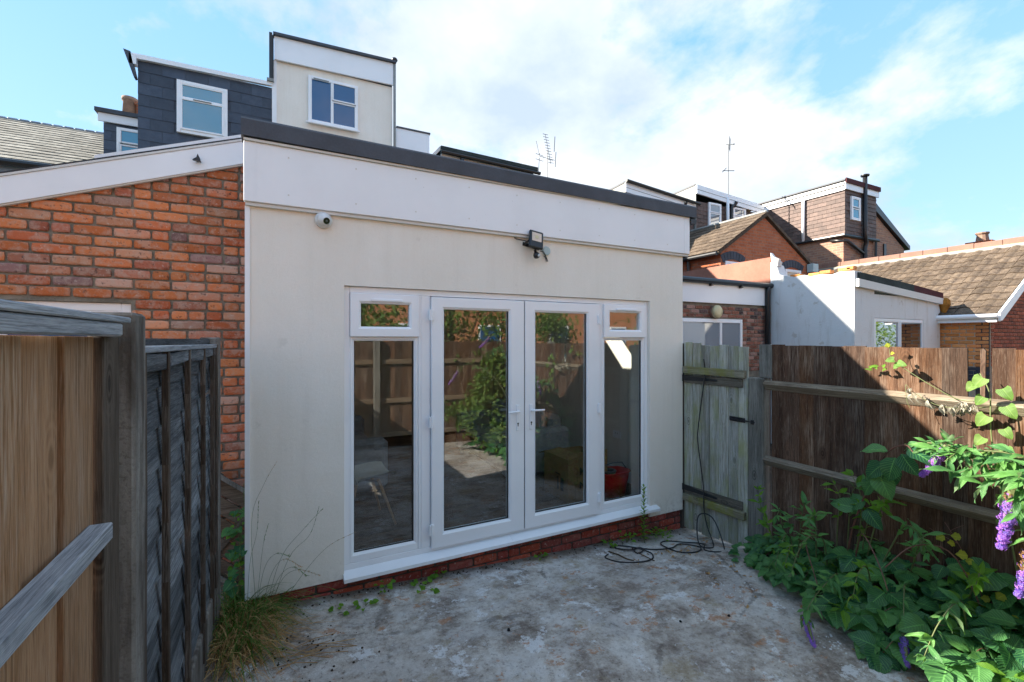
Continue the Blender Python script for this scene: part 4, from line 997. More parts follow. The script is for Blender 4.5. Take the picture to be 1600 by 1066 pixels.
# ------------------------------------------------------------------ cable on the gate and in loops on the ground
def smooth(pts, n=6):
    P_ = [Vector(p) for p in pts]; out = []
    for i in range(len(P_) - 1):
        a, b, c, d = P_[max(i - 1, 0)], P_[i], P_[i + 1], P_[min(i + 2, len(P_) - 1)]
        for k in range(n):
            t = k / n; out.append(.5 * ((2 * b) + (c - a) * t + (2 * a - 5 * b + 4 * c - d) * t * t + (3 * b - a - 3 * c + d) * t ** 3))
    out.append(P_[-1]); return out
def onG(x, y, h=.008): return (x, y, gz(x, y) + h)
pts = [(4.105, -.294, 1.63), (4.118, -.30, 1.50), (4.10, -.298, 1.37), (4.085, -.24, .90), (4.09, -.238, .72), (4.105, -.29, .31), (4.09, -.31, .08), (4.08, -.36, -.08), onG(4.02, -.48), onG(3.90, -.55), onG(3.85, -.45, .03), (4.02, -.30, .02), (4.06, -.44, .04), onG(4.0, -.62), onG(3.86, -.66), onG(3.80, -.56), onG(3.9, -.46, .02), onG(3.80, -.30), onG(3.66, -.20), onG(3.55, -.26), onG(3.55, -.48), onG(3.70, -.56), onG(3.83, -.48), onG(3.72, -.34, .015),
       onG(3.55, -.38, .014), onG(3.36, -.30), onG(3.15, -.10), onG(3.08, -.14), onG(3.18, -.24, .012), onG(3.30, -.22), onG(3.28, -.30, .014), onG(3.18, -.32), onG(3.22, -.22, .02), onG(3.30, -.36), onG(3.22, -.48), onG(3.08, -.50), onG(2.90, -.42), onG(2.84, -.28), onG(2.92, -.22)]
m_ = MB(); m_.tube(smooth(pts), .0065, 6); o = m_.build('cable', 'black_plastic', None, True); tag(o, 'thin black cable hanging down the gate and looped over the concrete', 'cable')
m_ = MB(); m_.tube(smooth([onG(2.96, -.17, .006), onG(2.99, -.27, .01), onG(3.0, -.38, .007), onG(3.03, -.44, .006)]), .006, 5); o = m_.build('twig', 'twig'); tag(o, 'thin dead stick inside the left cable loop', 'twig')
m_ = MB(); m_.tube([onG(3.17, -.36, .020), onG(3.19, -.53, .006)], .005, 5); o = m_.build('twig', 'twig'); tag(o, 'short straight stick crossing the cable loop', 'twig')

# ------------------------------------------------------------------ neighbour's brick extension with fascia, gutter, window and lamp
n1 = empty('brick_extension', (7.6, 4, 0), 'brick extension with white fascia and black gutter behind the gate', 'building')
B('wall', 'mortar', n1, (5.9, 6.6, 2.36, 2.6, -.4, 2.54), (8.345, 9.14, 2.36, 2.6, -.4, 2.54), (6.6, 8.345, 2.36, 2.6, -.4, 1.4), (6.6, 8.345, 2.36, 2.6, 2.232, 2.54))
brickwork(n1, 'Y', 2.36, 6.6, 9.12, 1.2, 2.54, 'dark_brick', .004, 21, inside=lambda a, b, z: True if z > 2.235 or a >= 8.34 else ((8.345, b) if b > 8.345 else False), proud=.01)
B('fascia_board', 'white_fascia', n1, (5.9, 9.05, 2.31, 2.345, 2.525, 2.90), c=.003)
B('roof', 'green_felt', n1, (5.9, 9.14, 2.36, 6.6, 2.7, 2.93))
m_ = MB(); m_.tube([(5.9, 2.27, 2.925), (9.30, 2.27, 2.935)], .055, 10); g_ = m_.build('gutter', 'black_plastic', n1)
m_ = MB(); m_.box(7.35, 7.40, 2.25, 2.309, 2.84, 2.90); m_.box(8.20, 8.25, 2.25, 2.309, 2.84, 2.90); m_.build('gutter_bracket', 'black_plastic', g_)
m_ = MB(); m_.tube([(9.03, 2.26, 2.90), (9.03, 2.27, 2.80), (9.03, 2.28, -.3)], .045, 10); m_.build('downpipe', 'black_plastic', n1, True)
window(n1, 'Y', 2.40, 6.6, 8.34, 1.35, 2.228, [(.03, .63, .05, .95, True), (.63, .97, .05, .95, True)], glass='far_glass_pale', proud=.07, vent=(.35, .5, .90))
n1w = empty('wall_lamp', (7.53, 2.33, 2.35), 'round cream bulkhead lamp on the dark brick above the white window', 'lamp')
m_ = MB(); m_.lathe((7.53, 2.347, 2.36), (0, -1, 0), [(0, .115), (.03, .125), (.05, .125)], 24); m_.build('base', 'clay_pot', n1w)
m_ = MB(); m_.lathe((7.53, 2.296, 2.36), (0, -1, 0), [(0, .122), (.045, .122), (.065, .105), (.07, .05)], 24); m_.build('diffuser', 'cream_lamp', n1w, True)
# boundary parapet covered in terracotta membrane
pw = B('boundary_parapet', 'terracotta_membrane', None, (9.17, 9.42, 2.30, 6.6, -.3, 3.53)); tag(pw, 'pinkish-brown covered parapet wall above the black gutter', 'parapet')

wh = empty('white_outbuilding', (10.8, 2, 0), 'peeling white-painted outbuilding with ragged broken wall top', 'building')
m_ = MB(); pf = [(.762, -.4), (2.285, -.4), (2.285, 3.42), (2.16, 3.34), (2.10, 3.14), (1.95, 3.10), (1.80, 3.06), (1.62, 3.075), (1.50, 3.03), (1.30, 3.05), (1.12, 3.02), (1.0, 3.055), (.762, 3.04)]
m_.prism([(9.15, y, z) for y, z in pf], (.24, 0, 0)); m_.build('side_wall', 'white_wall', wh)
B('front_wall', 'white_wall', wh, (9.391, 9.82, .765, 1.0, -.4, 2.80), (11.69, 12.42, .765, 1.0, -.4, 2.66), (9.82, 11.69, .765, 1.0, -.4, 1.0), (9.82, 11.69, .765, 1.0, 2.23, 2.66))
B('corner_wall', 'white_wall', wh, (9.392, 9.60, .766, .99, 2.801, 3.0))
m_ = MB(); r_ = random.Random(4)
for (y, z, l) in ((1.80, 3.075, .2), (1.45, 3.06, .21), (1.25, 3.08, .2), (.93, 3.085, .21), (.84, 3.10, .12)):
    B('exposed_brick', 'sunlit_orange_brick', wh, (9.16, 9.28, y - l / 2, y + l / 2, z - .03, z + .035), c=.012)
for (a, b) in ((9.145, 3.50), (9.20, 3.45)):
    m_ = MB(); m_.prism([(a, 2.14, 3.32), (a, 2.26, 3.40), (a + .02, 2.30, b + .12), (a, 2.22, b + .02), (a, 2.12, b - .04)], (.08, 0, 0)); m_.build('broken_capping', 'old_white_paint', wh)
def sl(name, mat, x0, x1, zl0, zh0, zl1, zh1, y0, y1, par):
    m_ = MB(); m_.prism([(x0, y0, zl0), (x1, y0, zl1), (x1, y0, zh1), (x0, y0, zh0)], (0, y1 - y0, 0)); return m_.build(name, mat, par)
sl('roof_edge', 'old_white_paint', 9.17, 12.44, 2.76, 2.90, 2.56, 2.68, .70, .764, wh)
sl('felt_upstand', 'green_felt', 9.24, 11.2, 2.901, 3.02, 2.758 + .005, 2.90, .72, .78, wh)
sl('felt_upstand', 'maroon_felt', 11.2, 12.44, 2.765, 2.90, 2.682, 2.80, .72, .78, wh)
B('roof', 'green_felt', wh, (9.391, 12.4, .80, 2.3, 2.66, 2.76))
m_ = MB(); m_.lathe((12.47, .72, 2.70), (0, 0, -1), [(0, .05), (.05, .10), (.15, .11), (.25, .06), (.33, .03)], 9); m_.build('rusty_hopper', 'rust', wh)
window(wh, 'Y', .84, 9.83, 11.68, 1.05, 2.225, [(.02, .5, .03, .97, False), (.5, .98, .03, .97, True)], glass='garden_glass', proud=.07)
B('room_back', 'interior_wall', wh, (9.40, 12.4, 2.2, 2.28, -.3, 2.6))

# ------------------------------------------------------------------ tiled garage-like house on the right
th = empty('tiled_bungalow', (15, 4, 0), 'orange brick building with weathered brown tiled roof and white verge', 'building')
B('side_wall', 'pale_mortar', th, (12.51, 12.7, .05, 6.6, -.4, 2.30))
brickwork(th, 'X', 12.51, .06, 1.6, 1.29, 2.24, 'sunlit_orange_brick', .003, 31, proud=.010, headers=.05)
m_ = MB()
for k in range(6):
    for j in range(5): m_.box(12.49, 12.509, .06 + j * .225 + (k % 2) * .11, .06 + j * .225 + .215 + (k % 2) * .11, .84 + k * .075, .84 + k * .075 + .066, c=.004)
m_.build('dark_plinth_courses', 'blue_brick', th, kind='stuff')
m_ = MB(); m_.prism([(12.505, .05, -.4), (18.6, .05, -.4), (18.6, .05, 2.35), (15.5, .05, 4.0), (12.505, .05, 2.35)], (0, .2, 0)); m_.build('gable_wall', 'dark_mortar', th)
brickwork(th, 'Y', .05, 12.56, 15.0, 1.3, 3.7, 'shaded_red_brick', .003, 33, inside=lambda a, b, z: z + .04 < 2.30 + (a - 12.5) * .548, proud=.010, headers=.05)
ang = math.atan2(3.99 - 2.34, 3.0)
lay_tiles(th, (12.36, 5.9, 2.30), (0, -1, 0), (math.cos(ang), 0, math.sin(ang)), 19, 11, .315, .315, 'brown_roof_tile', .016, 'roof_tile', 8, 300, True, 0.0)
m_ = MB(); m_.prism([(12.40, -.08, 2.26), (15.5, -.08, 3.965), (15.5, -.08, 3.93), (12.44, -.08, 2.22)], (0, 6.6, 0)); m_.build('roof_deck', 'dark_mortar', th)
m_ = MB(); m_.prism([(15.5, .0, 3.97), (15.52, .0, 3.97), (18.7, .0, 2.3), (18.7, .0, 2.2), (15.5, .0, 3.9)], (0, 6.6, 0)); m_.build('roof_slope', 'brown_roof_tile', th)
m_ = MB(); m_.prism([(12.36, -.14, 2.19), (12.36, -.14, 2.345), (15.5, -.14, 4.07), (15.5, -.14, 3.93), (12.46, -.14, 2.20)], (0, .035, 0)); m_.build('bargeboard', 'white_plastic', th)
B('soffit', 'old_white_paint', th, (12.34, 12.50, -.10, 6.0, 2.18, 2.21)); B('fascia_board', 'white_fascia', th, (12.31, 12.338, -.10, 6.0, 2.17, 2.30))
m_ = MB(); m_.tube([(12.285, -.12, 2.28), (12.285, 1.6, 2.28), (12.285, 5.9, 2.28)], .05, 10); m_.build('gutter', 'white_plastic', th, True)
B('lead_flashing', 'lead', th, (15.40, 15.47, -.05, 6.5, 3.93, 4.06)); B('yellow_trim', 'cream_lamp', th, (15.44, 15.469, -.05, 6.5, 4.061, 4.075))
cop = MB()
for k in range(15): cop = MB(); cop.box(15.47, 15.80, -.3 + k * .5, .195 + k * .5, 3.98, 4.215 + .006 * (k % 2), c=.01); cop.build('coping', 'coping_pink', th)

# ------------------------------------------------------------------ terrace across the back: our house, its neighbours
def house(name, x0, x1, label, wall='far_brick_red', y0=7.0, eave=4.75, ridge=6.55, roofmat='grey_slate'):
    h = empty(name, ((x0 + x1) / 2, 9, 0), label, 'house', 'terraced houses behind the yard')
    B('wall', wall, h, (x0, x1, y0 + .02, 13, -.4, eave - .05))
    m_ = MB(); m_.prism([(x0, y0 - .12, eave), (x0, 10, ridge), (x0, 13.1, eave), (x0, 13.1, eave - .12), (x0, y0 - .12, eave - .12)], (x1 - x0, 0, 0)); m_.build('roof', roofmat, h)
    return h
hl = house('slate_roofed_house', -14, -2.95, 'red brick terraced house with old pale slate roof, far left', eave=4.72)
lay_tiles(hl, (-6.6, 6.85, 4.76), (1, 0, 0), (0, 3.12, 1.83 * .98), 14, 17, .262, .215, 'pale_slate', .010, 'slate', 9, 300, False, .5)
m_ = MB(); m_.tube([(-14, 6.78, 4.74), (-2.97, 6.78, 4.74)], .06, 8); m_.build('gutter', 'black_plastic', hl)
B('white_band', 'old_white_paint', hl, (-14, -2.97, 6.97, 7.015, 4.1, 4.52)); m_ = MB()
for k in range(24): B('ridge_tile', 'grey_slate', hl, (-7.2 + k * .18, -7.2 + k * .18 + .175, 9.93, 10.07, 6.53, 6.60), c=.02)
ho = house('dormer_house', -2.93, 3.43, 'terraced house with dark slate dormer and cream rendered box dormer', eave=4.6, ridge=6.2)
# small dormer at far left with chimney pots
sm = B('small_dormer', 'new_slate', ho, (-2.92, -2.15, 8.0, 9.6, 5.2, 6.13)); 
lay_tiles(sm, (-2.92, 8.0, 5.2), (1, 0, 0), (0, 0, 1), 3, 5, .26, .19, 'new_slate', .007, 'slate', 3, 300, False, .5)
B('fascia_board', 'white_fascia', ho, (-2.99, -2.14, 7.93, 7.97, 6.11, 6.27)); B('roof_edge', 'cap_grey', ho, (-3.03, -2.12, 7.88, 9.6, 6.275, 6.35))
window(ho, 'Y', 7.95, -2.70, -2.1, 5.35, 6.03, [(.08, .92, .55, .95, True), (.08, .92, .06, .52, False)], glass='far_glass_teal', proud=.05)
# big slate dormer
bd = B('slate_dormer', 'new_slate', ho, (-2.09, .02, 6.72, 9.6, 4.9, 6.86))
lay_tiles(bd, (-2.10, 6.715, 5.02), (1, 0, 0), (0, 0, 1), 6, 9, .355, .205, 'new_slate', .007, 'slate', 4, 300, False, .5, clip=lambda c, j: not (c.x > -1.42 and c.x < -.80 and 5.62 < c.z < 6.5))
sl('fascia_board', 'white_fascia', -2.17, .03, 6.84, 6.925, 6.90, 6.975, 6.63, 6.70, ho)
B('roof_edge', 'white_fascia', ho, (-2.20, -2.10, 6.60, 6.72, 6.72, 6.90)); m_ = MB(); m_.prism([(-2.28, 6.60, 6.95), (-2.18, 6.60, 6.93), (-2.10, 6.60, 6.50), (-2.13, 6.60, 6.48)], (0, .12, 0)); m_.build('gutter_end', 'cap_grey', ho)
B('roof_deck', 'cap_grey', ho, (-2.15, .02, 6.74, 9.7, 6.865, 6.90))
window(ho, 'Y', 6.70, -1.52, -.725, 5.66, 6.63, [(.07, .93, .66, .95, False), (.07, .93, .06, .66, True)], glass='far_glass_teal', fw=.06, proud=.07, vent=(.32, .68, .645))
# rendered box dormer
B('box_dormer', 'render', ho, (.10, 2.42, 6.70, 9.6, 4.9, 7.50))
sl('fascia_board', 'white_fascia', .07, 2.46, 7.44, 7.90, 7.52, 8.0, 6.62, 6.66, ho)
sl('roof_edge', 'cap_grey', .05, 2.48, 7.90, 7.95, 8.0, 8.05, 6.56, 6.72, ho)
B('corner_trim', 'white_plastic', ho, (.03, .11, 6.66, 6.70, 5.0, 7.44)); m_ = MB()
m_.tube([(2.45, 6.62, 5.0), (2.45, 6.62, 8.05)], .03, 8); m_.build('vent_pipe', 'lead', ho, True)
m_ = MB(); m_.lathe((2.45, 6.62, 8.05), (0, 0, 1), [(0, .05), (.03, .07), (.07, .05), (.08, .01)], 10); m_.build('vent_cowl', 'black_plastic', ho, True)
B('side_gutter', 'black_plastic', ho, (-.02, .035, 6.58, 6.80, 7.02, 7.93), (.036, .06, 6.60, 6.66, 6.98, 7.90)); B('flashing', 'lead', ho, (-.06, .06, 6.58, 6.629, 6.965, 7.02))
window(ho, 'Y', 6.69, .69, 1.67, 6.33, 7.30, [(.04, .47, .04, .96, False), (.47, .96, .56, .96, True), (.47, .96, .04, .55, False)], glass='far_glass', fw=.05, proud=.06, vent=(.1, .4, .93))
B('window_sill', 'white_plastic', ho, (.64, 1.70, 6.58, 6.628, 6.30, 6.325))
B('box_roof', 'cap_grey', ho, (.10, 2.42, 6.73, 9.6, 7.505, 7.85))
B('parapet', 'white_fascia', ho, (2.50, 3.26, 6.66, 6.70, 5.7, 6.60)); B('parapet_cap', 'cap_grey', ho, (2.50, 3.28, 6.64, 6.72, 6.602, 6.635)); B('parapet_return', 'white_fascia', ho, (3.22, 3.26, 6.71, 8.5, 5.7, 6.60))
chp = empty('chimney_stack', (-2.75, 9.8, 6), 'brick chimney with clay pots behind the small slate dormer', 'chimney')
B('stack', 'far_brick_dark', chp, (-3.05, -2.55, 9.6, 10.2, 5.8, 6.95))
for x, h_, mt in ((-2.93, .46, 'clay_pot'), (-2.70, .36, 'far_brick_red')):
    m_ = MB(); m_.lathe((x, 9.75, 6.95), (0, 0, 1), [(0, .14), (h_ * .8, .12), (h_ * .85, .15), (h_, .15), (h_, .11), (h_ * .5, .10)], 14); m_.build('pot', mt, chp, True)

h2 = house('gutter_house', 3.45, 8.6, 'terraced house whose mossy black eaves show above the roof kerb', eave=4.5, ridge=5.7)
B('hung_tile_wall', 'hung_tile', h2, (3.6, 6.05, 6.75, 9.5, 5.0, 6.10))
sl('fascia_board', 'old_white_paint', 3.55, 6.12, 6.04, 6.22, 5.98, 6.14, 6.66, 6.72, h2)
sl('roof_edge', 'green_felt', 3.52, 6.14, 6.29, 6.37, 6.22, 6.31, 6.58, 7.2, h2); sl('white_trim', 'old_white_paint', 3.55, 6.12, 6.26, 6.285, 6.19, 6.215, 6.60, 6.66, h2)
m_ = MB(); m_.tube([(3.52, 6.58, 6.235), (6.20, 6.58, 6.16)], .045, 8); m_.build('gutter', 'black_plastic', h2)
B('downpipe', 'black_plastic', h2, (4.02, 4.09, 6.58, 6.65, 5.0, 6.2)); B('dormer_roof', 'green_felt', h2, (3.55, 6.1, 7.2, 9.5, 6.1, 6.28))
m_ = MB(); m_.prism([(3.50, 6.62, 6.36), (3.18, 6.62, 5.98), (3.22, 6.62, 5.95), (3.54, 6.62, 6.30)], (0, .06, 0)); m_.build('verge_board', 'old_white_paint', h2)

B('hidden_shade_dormer', 'hung_tile', h2, (6.4, 8.59, 6.72, 9.4, 4.6, 5.93))  # unseen block added to shade the gabled outrigger's tiled roof
h3 = house('brown_dormer_house', 8.62, 12.0, 'terraced house with lead-sided brown tiled dormer', eave=4.6, ridge=5.9)
h4 = house('tile_hung_house', 12.02, 15.48, 'terraced house with brown tile-hung dormer and two small white windows', eave=4.6, ridge=5.9)
def tile_dormer(h, x0, x1, zt0, zt1, zb, seed, lim=150):
    d_ = B('dormer', 'hung_tile', h, (x0 + .02, x1 - .01, 6.74, 9.3, zb, min(zt0, zt1) - .30))
    lay_tiles(d_, (x0 + .02, 6.735, zb), (1, 0, 0), (0, 0, 1), int((x1 - x0) / .26), int((min(zt0, zt1) - .3 - zb) / .13), .26, .13, 'hung_tile', .010, 'hung_tile', seed, lim, False, .5)
    sl('fascia_board', 'white_fascia', x0, x1, zt0 - .34, zt0 - .06, zt1 - .34, zt1 - .06, 6.62, 6.68, h)
    sl('fascia_groove', 'lead', x0, x1, zt0 - .215, zt0 - .20, zt1 - .215, zt1 - .20, 6.615, 6.619, h)
    m_ = MB(); m_.prism([(x0 - .02, 6.68, zt0 - .02), (x1, 6.68, zt1 - .02), (x1, 9.3, zt1 - .15), (x0 - .02, 9.3, zt0 - .15)], (0, 0, -.05)); m_.build('dormer_roof', 'cap_grey', h)
    m_ = MB(); m_.prism([(x0 - .005, 6.66, zb), (x0 - .005, 6.66, zt0 - .03), (x0 - .005, 9.3, zt0 - .16), (x0 - .005, 9.3, zb)], (.02, 0, 0)); m_.build('cheek', 'lead', h)
B('hidden_shade_infill', 'hung_tile', h3, (8.63, 9.08, 6.74, 9.4, 4.6, 5.93))  # unseen infill added to stop sun passing between the dormers
tile_dormer(h3, 9.11, 12.0, 6.47, 6.20, 5.2, 14)
m_ = MB(); m_.tube([(9.08, 6.56, 6.44), (12.1, 6.56, 6.16)], .05, 8); m_.build('gutter', 'black_plastic', h3)
m_ = MB(); m_.tube(smooth([(11.5, 6.56, 6.16), (11.5, 6.62, 6.05), (11.42, 6.70, 5.95), (11.42, 6.70, 5.3)], 4), .045, 8); m_.build('downpipe', 'black_plastic', h3, True)
window(h3, 'Y', 6.72, 9.9, 10.9, 5.4, 6.10, [(.04, .5, .05, .95, True), (.5, .96, .05, .95, False)], glass='far_glass_pale', proud=.05)
tile_dormer(h4, 12.04, 15.49, 6.86, 6.62, 4.6, 15, 240)
window(h4, 'Y', 6.72, 12.66, 13.25, 5.50, 6.34, [(.08, .92, .62, .95, False), (.08, .92, .06, .6, False)], glass='far_glass_pale', proud=.06)
window(h4, 'Y', 6.72, 13.85, 14.5, 5.62, 6.34, [(.08, .92, .62, .95, False), (.08, .92, .06, .6, False)], glass='far_glass_pale', proud=.06)
m_ = MB(); m_.tube([(13.5, 6.62, 6.60), (13.5, 6.60, 5.2)], .05, 8); m_.build('white_downpipe', 'white_plastic', h4, True)
m_ = MB(); m_.tube(smooth([(13.9, 6.58, 6.50), (13.85, 6.64, 6.35), (13.72, 6.64, 6.25), (13.70, 6.64, 5.0)], 4), .055, 8); m_.build('black_downpipe', 'black_plastic', h4, True)

wg = empty('tile_hung_wing', (16.4, 5.4, 0), 'projecting wing with sunlit brown tile hanging over pale brick', 'building')
B('brick_wall', 'far_brick_pale', wg, (15.56, 17.33, 4.16, 7.0, -.4, 5.02)); dw = B('upper_wall', 'hung_tile', wg, (15.54, 17.36, 4.13, 7.0, 5.021, 6.42))
lay_tiles(dw, (15.53, 6.95, 5.06), (0, -1, 0), (0, 0, 1), 11, 11, .26, .125, 'hung_tile', .012, 'hung_tile', 16, 160, False, .5)
lay_tiles(dw, (15.53, 4.12, 5.06), (1, 0, 0), (0, 0, 1), 7, 11, .26, .125, 'hung_tile', .012, 'hung_tile', 17, 120, False, .5, clip=lambda c, j: not (15.75 < c.x < 16.35 and 5.5 < c.z < 6.25))
B('fascia_board', 'white_fascia', wg, (15.46, 15.50, 4.08, 6.7, 6.40, 6.52), (15.45, 17.40, 4.04, 4.079, 6.42, 6.66)); B('upper_trim', 'old_white_paint', wg, (15.42, 15.459, 4.08, 6.7, 6.54, 6.63))
B('roof_edge', 'maroon_felt', wg, (15.42, 17.42, 4.0, 4.035, 6.60, 6.74)); B('roof', 'cap_grey', wg, (15.40, 17.42, 4.036, 7.0, 6.67, 6.71))
m_ = MB(); m_.tube([(15.46, 5.30, 6.45), (15.46, 5.30, 5.05)], .05, 8); m_.build('white_downpipe', 'white_plastic', wg, True)
m_ = MB(); m_.tube([(15.47, 6.7, 5.03), (15.47, 4.10, 5.03), (17.4, 4.06, 5.03)], .05, 8); m_.build('gutter', 'black_plastic', wg)
m_ = MB(); m_.tube([(16.50, 4.02, 6.99), (16.50, 4.02, 5.15), (16.56, 4.04, 5.0), (16.66, 4.06, 4.9), (16.60, 4.07, 4.7), (16.60, 4.07, 3.0)], .065, 8); m_.lathe((16.50, 4.02, 6.95), (0, 0, 1), [(0, .11), (.05, .12), (.07, .06)], 10); m_.build('soil_pipe', 'black_plastic', wg, True)
m_ = MB(); m_.tube([(15.52, 4.5, 4.93), (15.60, 4.08, 4.86), (16.50, 4.07, 4.55)], .05, 8); m_.build('waste_pipe', 'black_plastic', wg, True)
m_ = MB(); m_.tube([(17.30, 4.09, 5.0), (17.30, 4.09, 3.0)], .04, 8); m_.build('downpipe', 'black_plastic', wg)
window(wg, 'Y', 4.11, 15.82, 16.33, 5.53, 6.26, [(.12, .88, .55, .93, False), (.12, .88, .07, .5, False)], glass='far_glass_teal', proud=.06)

gh = empty('gabled_brick_house', (19, 5.5, 0), 'pale brick gable with black verge and grey slate dormer behind', 'house')
m_ = MB(); m_.prism([(17.40, 4.40, -.4), (19.9, 4.40, -.4), (19.9, 4.40, 5.05), (17.40, 4.40, 6.32)], (0, 4, 0)); m_.build('gable_wall', 'far_brick_pale', gh)
m_ = MB(); m_.prism([(17.45, 4.30, 6.28), (20.1, 4.30, 5.02), (20.1, 4.30, 5.16), (17.55, 4.30, 6.50), (17.45, 4.30, 6.45)], (0, 4.4, 0)); m_.build('verge', 'black_plastic', gh)
B('slate_dormer', 'grey_slate', gh, (17.9, 20.25, 6.0, 8.6, 4.9, 6.80)); sl('dormer_fascia', 'grey_slate', 17.8, 20.5, 6.72, 7.25, 6.55, 6.98, 5.95, 5.99, gh); B('dormer_roof', 'cap_grey', gh, (17.8, 20.5, 5.93, 8.6, 6.98, 7.03))
B('slot_window', 'black_plastic', gh, (18.45, 18.60, 4.36, 4.39, 4.3, 5.10))
og = empty('gabled_outrigger', (11.6, 5.3, 0), 'red brick gabled outrigger with arched windows and aerial above it', 'building')
m_ = MB(); m_.prism([(9.82, 4.0, -.4), (13.40, 4.0, -.4), (13.40, 4.0, 3.98), (11.53, 4.0, 5.04), (9.82, 4.0, 3.98)], (0, 2.9, 0)); m_.build('wall', 'far_brick_red', og)
for s_, a, b in ((-1, (9.66, 3.90), (11.53, 5.08)), (1, (13.56, 3.90), (11.53, 5.08))):
    m_ = MB(); m_.prism([(a[0], 3.93, a[1]), (b[0], 3.93, b[1]), (b[0], 3.93, b[1] + .09), (a[0], 3.93, a[1] + .09)], (0, 2.9, 0)); rf_ = m_.build('roof', 'brown_roof_tile', og)
    if s_ < 0:
        L_ = math.hypot(1.87, 1.18); lay_tiles(rf_, (9.64, 6.85, 3.985), (0, -1, 0), (1.87 / L_, 0, 1.18 / L_), 12, 9, .245, .24, 'brown_roof_tile', .012, 'roof_tile', 19, 120, False, .5)
B('ridge', 'lead', og, (11.47, 11.59, 3.92, 6.85, 5.15, 5.23), c=.03)
m_ = MB(); m_.tube([(9.62, 6.8, 3.93), (9.62, 3.95, 3.93)], .05, 8); m_.tube([(9.72, 4.9, 3.9), (9.76, 4.9, 3.0)], .045, 8); m_.build('gutter', 'black_plastic', og)
def arch_window(x, z, w, h):
    m_ = MB(); n = 8
    for k in range(n):
        a0 = -.55 + 1.1 * k / n; a1 = -.55 + 1.1 * (k + .9) / n; R1, R2 = w * 1.15, w * 1.15 + .2; c_ = (x, z + h - w * 1.05)
        m_.prism([(c_[0] + R1 * math.sin(a0), 3.985, c_[1] + R1 * math.cos(a0)), (c_[0] + R1 * math.sin(a1), 3.985, c_[1] + R1 * math.cos(a1)), (c_[0] + R2 * math.sin(a1), 3.985, c_[1] + R2 * math.cos(a1)), (c_[0] + R2 * math.sin(a0), 3.985, c_[1] + R2 * math.cos(a0))], (0, .012, 0))
    m_.build('brick_arch', 'blue_brick', og); window(og, 'Y', 3.995, x - w / 2, x + w / 2, z, z + h, [(.08, .92, .06, .94, False)], glass='far_glass_pale', proud=.03)
arch_window(10.28, 3.0, .62, .78); arch_window(12.72, 3.05, .70, .70)
m_ = MB(); m_.box(13.35, 13.6, 3.80, 3.98, 3.72, 3.95, c=.01); m_.build('extract_flue', 'plastic_aqua', og)

def aerial(x, y, z0, z1, label, kind):
    a = empty('tv_aerial', (x, y, z0), label, 'aerial', 'television aerials on the roofs')
    m_ = MB(); m_.tube([(x, y, z0), (x, y, z1)], .016, 6); m_.build('mast', 'steel', a)
    if kind == 0:
        m_ = MB(); m_.tube([(x - .02, y - .25, z1 - .55), (x - .02, y + .1, z1 + .55)], .009, 5); m_.build('boom', 'steel', a)
        for k in range(11):
            t = k / 10; c_ = Vector((x - .02, y - .25 + .35 * t, z1 - .5 + 1.05 * t)); m_ = MB(); m_.tube([c_ - Vector((.10, 0, 0)), c_ + Vector((.10, 0, 0))], .009, 5); m_.build('element', 'steel', a)
        for dx, z_ in ((.26, .25), (.30, -.25)):
            m_ = MB(); m_.tube([(x + dx, y, z1 + z_ - .25), (x + dx + .03, y, z1 + z_ + .25)], .014, 5); m_.build('side_element', 'steel', a)
        m_ = MB(); m_.tube([(x - .30, y, z1 - .25), (x + .28, y, z1 - .28)], .009, 5); m_.build('cross_arm', 'steel', a)
        m_ = MB(); m_.tube([(x - .40, y, z0 + .4), (x - .30, y, z1 - .3)], .010, 5); m_.tube([(x - .42, y, z1 + .22), (x - .29, y, z1 - .25)], .009, 5); m_.tube([(x - .28, y, z1 + .08), (x - .30, y, z1 - .25)], .009, 5)
        for zz in (-.25, -.42): m_.tube([(x - .44, y, z1 + zz + .06), (x - .16, y, z1 + zz + .03)], .009, 5)
        m_.tube([(x - .44, y, z1 - .19), (x - .44, y, z1 - .36)], .010, 5); m_.tube([(x - .16, y, z1 - .22), (x - .16, y, z1 - .39)], .010, 5); m_.build('second_array', 'steel', a)
    else:
        m_ = MB(); m_.tube([(x - .1, y - .3, z1 - .12), (x + .18, y + .2, z1 + .12)], .025, 5); m_.build('boom', 'steel', a)
        for k in range(6):
            t = k / 5; c_ = Vector((x - .35 + .7 * t, y - .3 + .5 * t, z1 - .12 + .24 * t)); m_ = MB(); m_.tube([c_ - Vector((0, 0, .22)), c_ + Vector((.02, 0, .22))], .009, 5); m_.build('element', 'steel', a)
        m_ = MB(); m_.tube([(x - .3, y, z1 - .95), (x + .3, y, z1 - .85)], .014, 5); m_.tube([(x - .3, y, z1 - 1.0), (x - .1, y, z1 - .82)], .014, 5); m_.build('cross_arm', 'steel', a)
aerial(7.9, 9.0, 6.0, 8.0, 'comb-shaped television aerial on a thin mast, centre of the skyline', 0)
aerial(13.9, 6.9, 6.0, 8.55, 'bow-shaped television aerial on a tall mast right of the skyline', 1)
cs = empty('distant_chimney', (19.5, 2.0, 4), 'small red brick chimney showing above the pink coping', 'chimney')
B('stack', 'far_brick_red', cs, (19.3, 20.0, 2.0, 2.6, 2, 4.86), (19.9, 20.6, 2.0, 2.6, 2, 4.72))
m_ = MB(); m_.lathe((19.62, 2.3, 4.861), (0, 0, 1), [(0, .16), (.22, .13), (.26, .16), (.3, .16)], 12); m_.build('pot', 'clay_pot', cs)

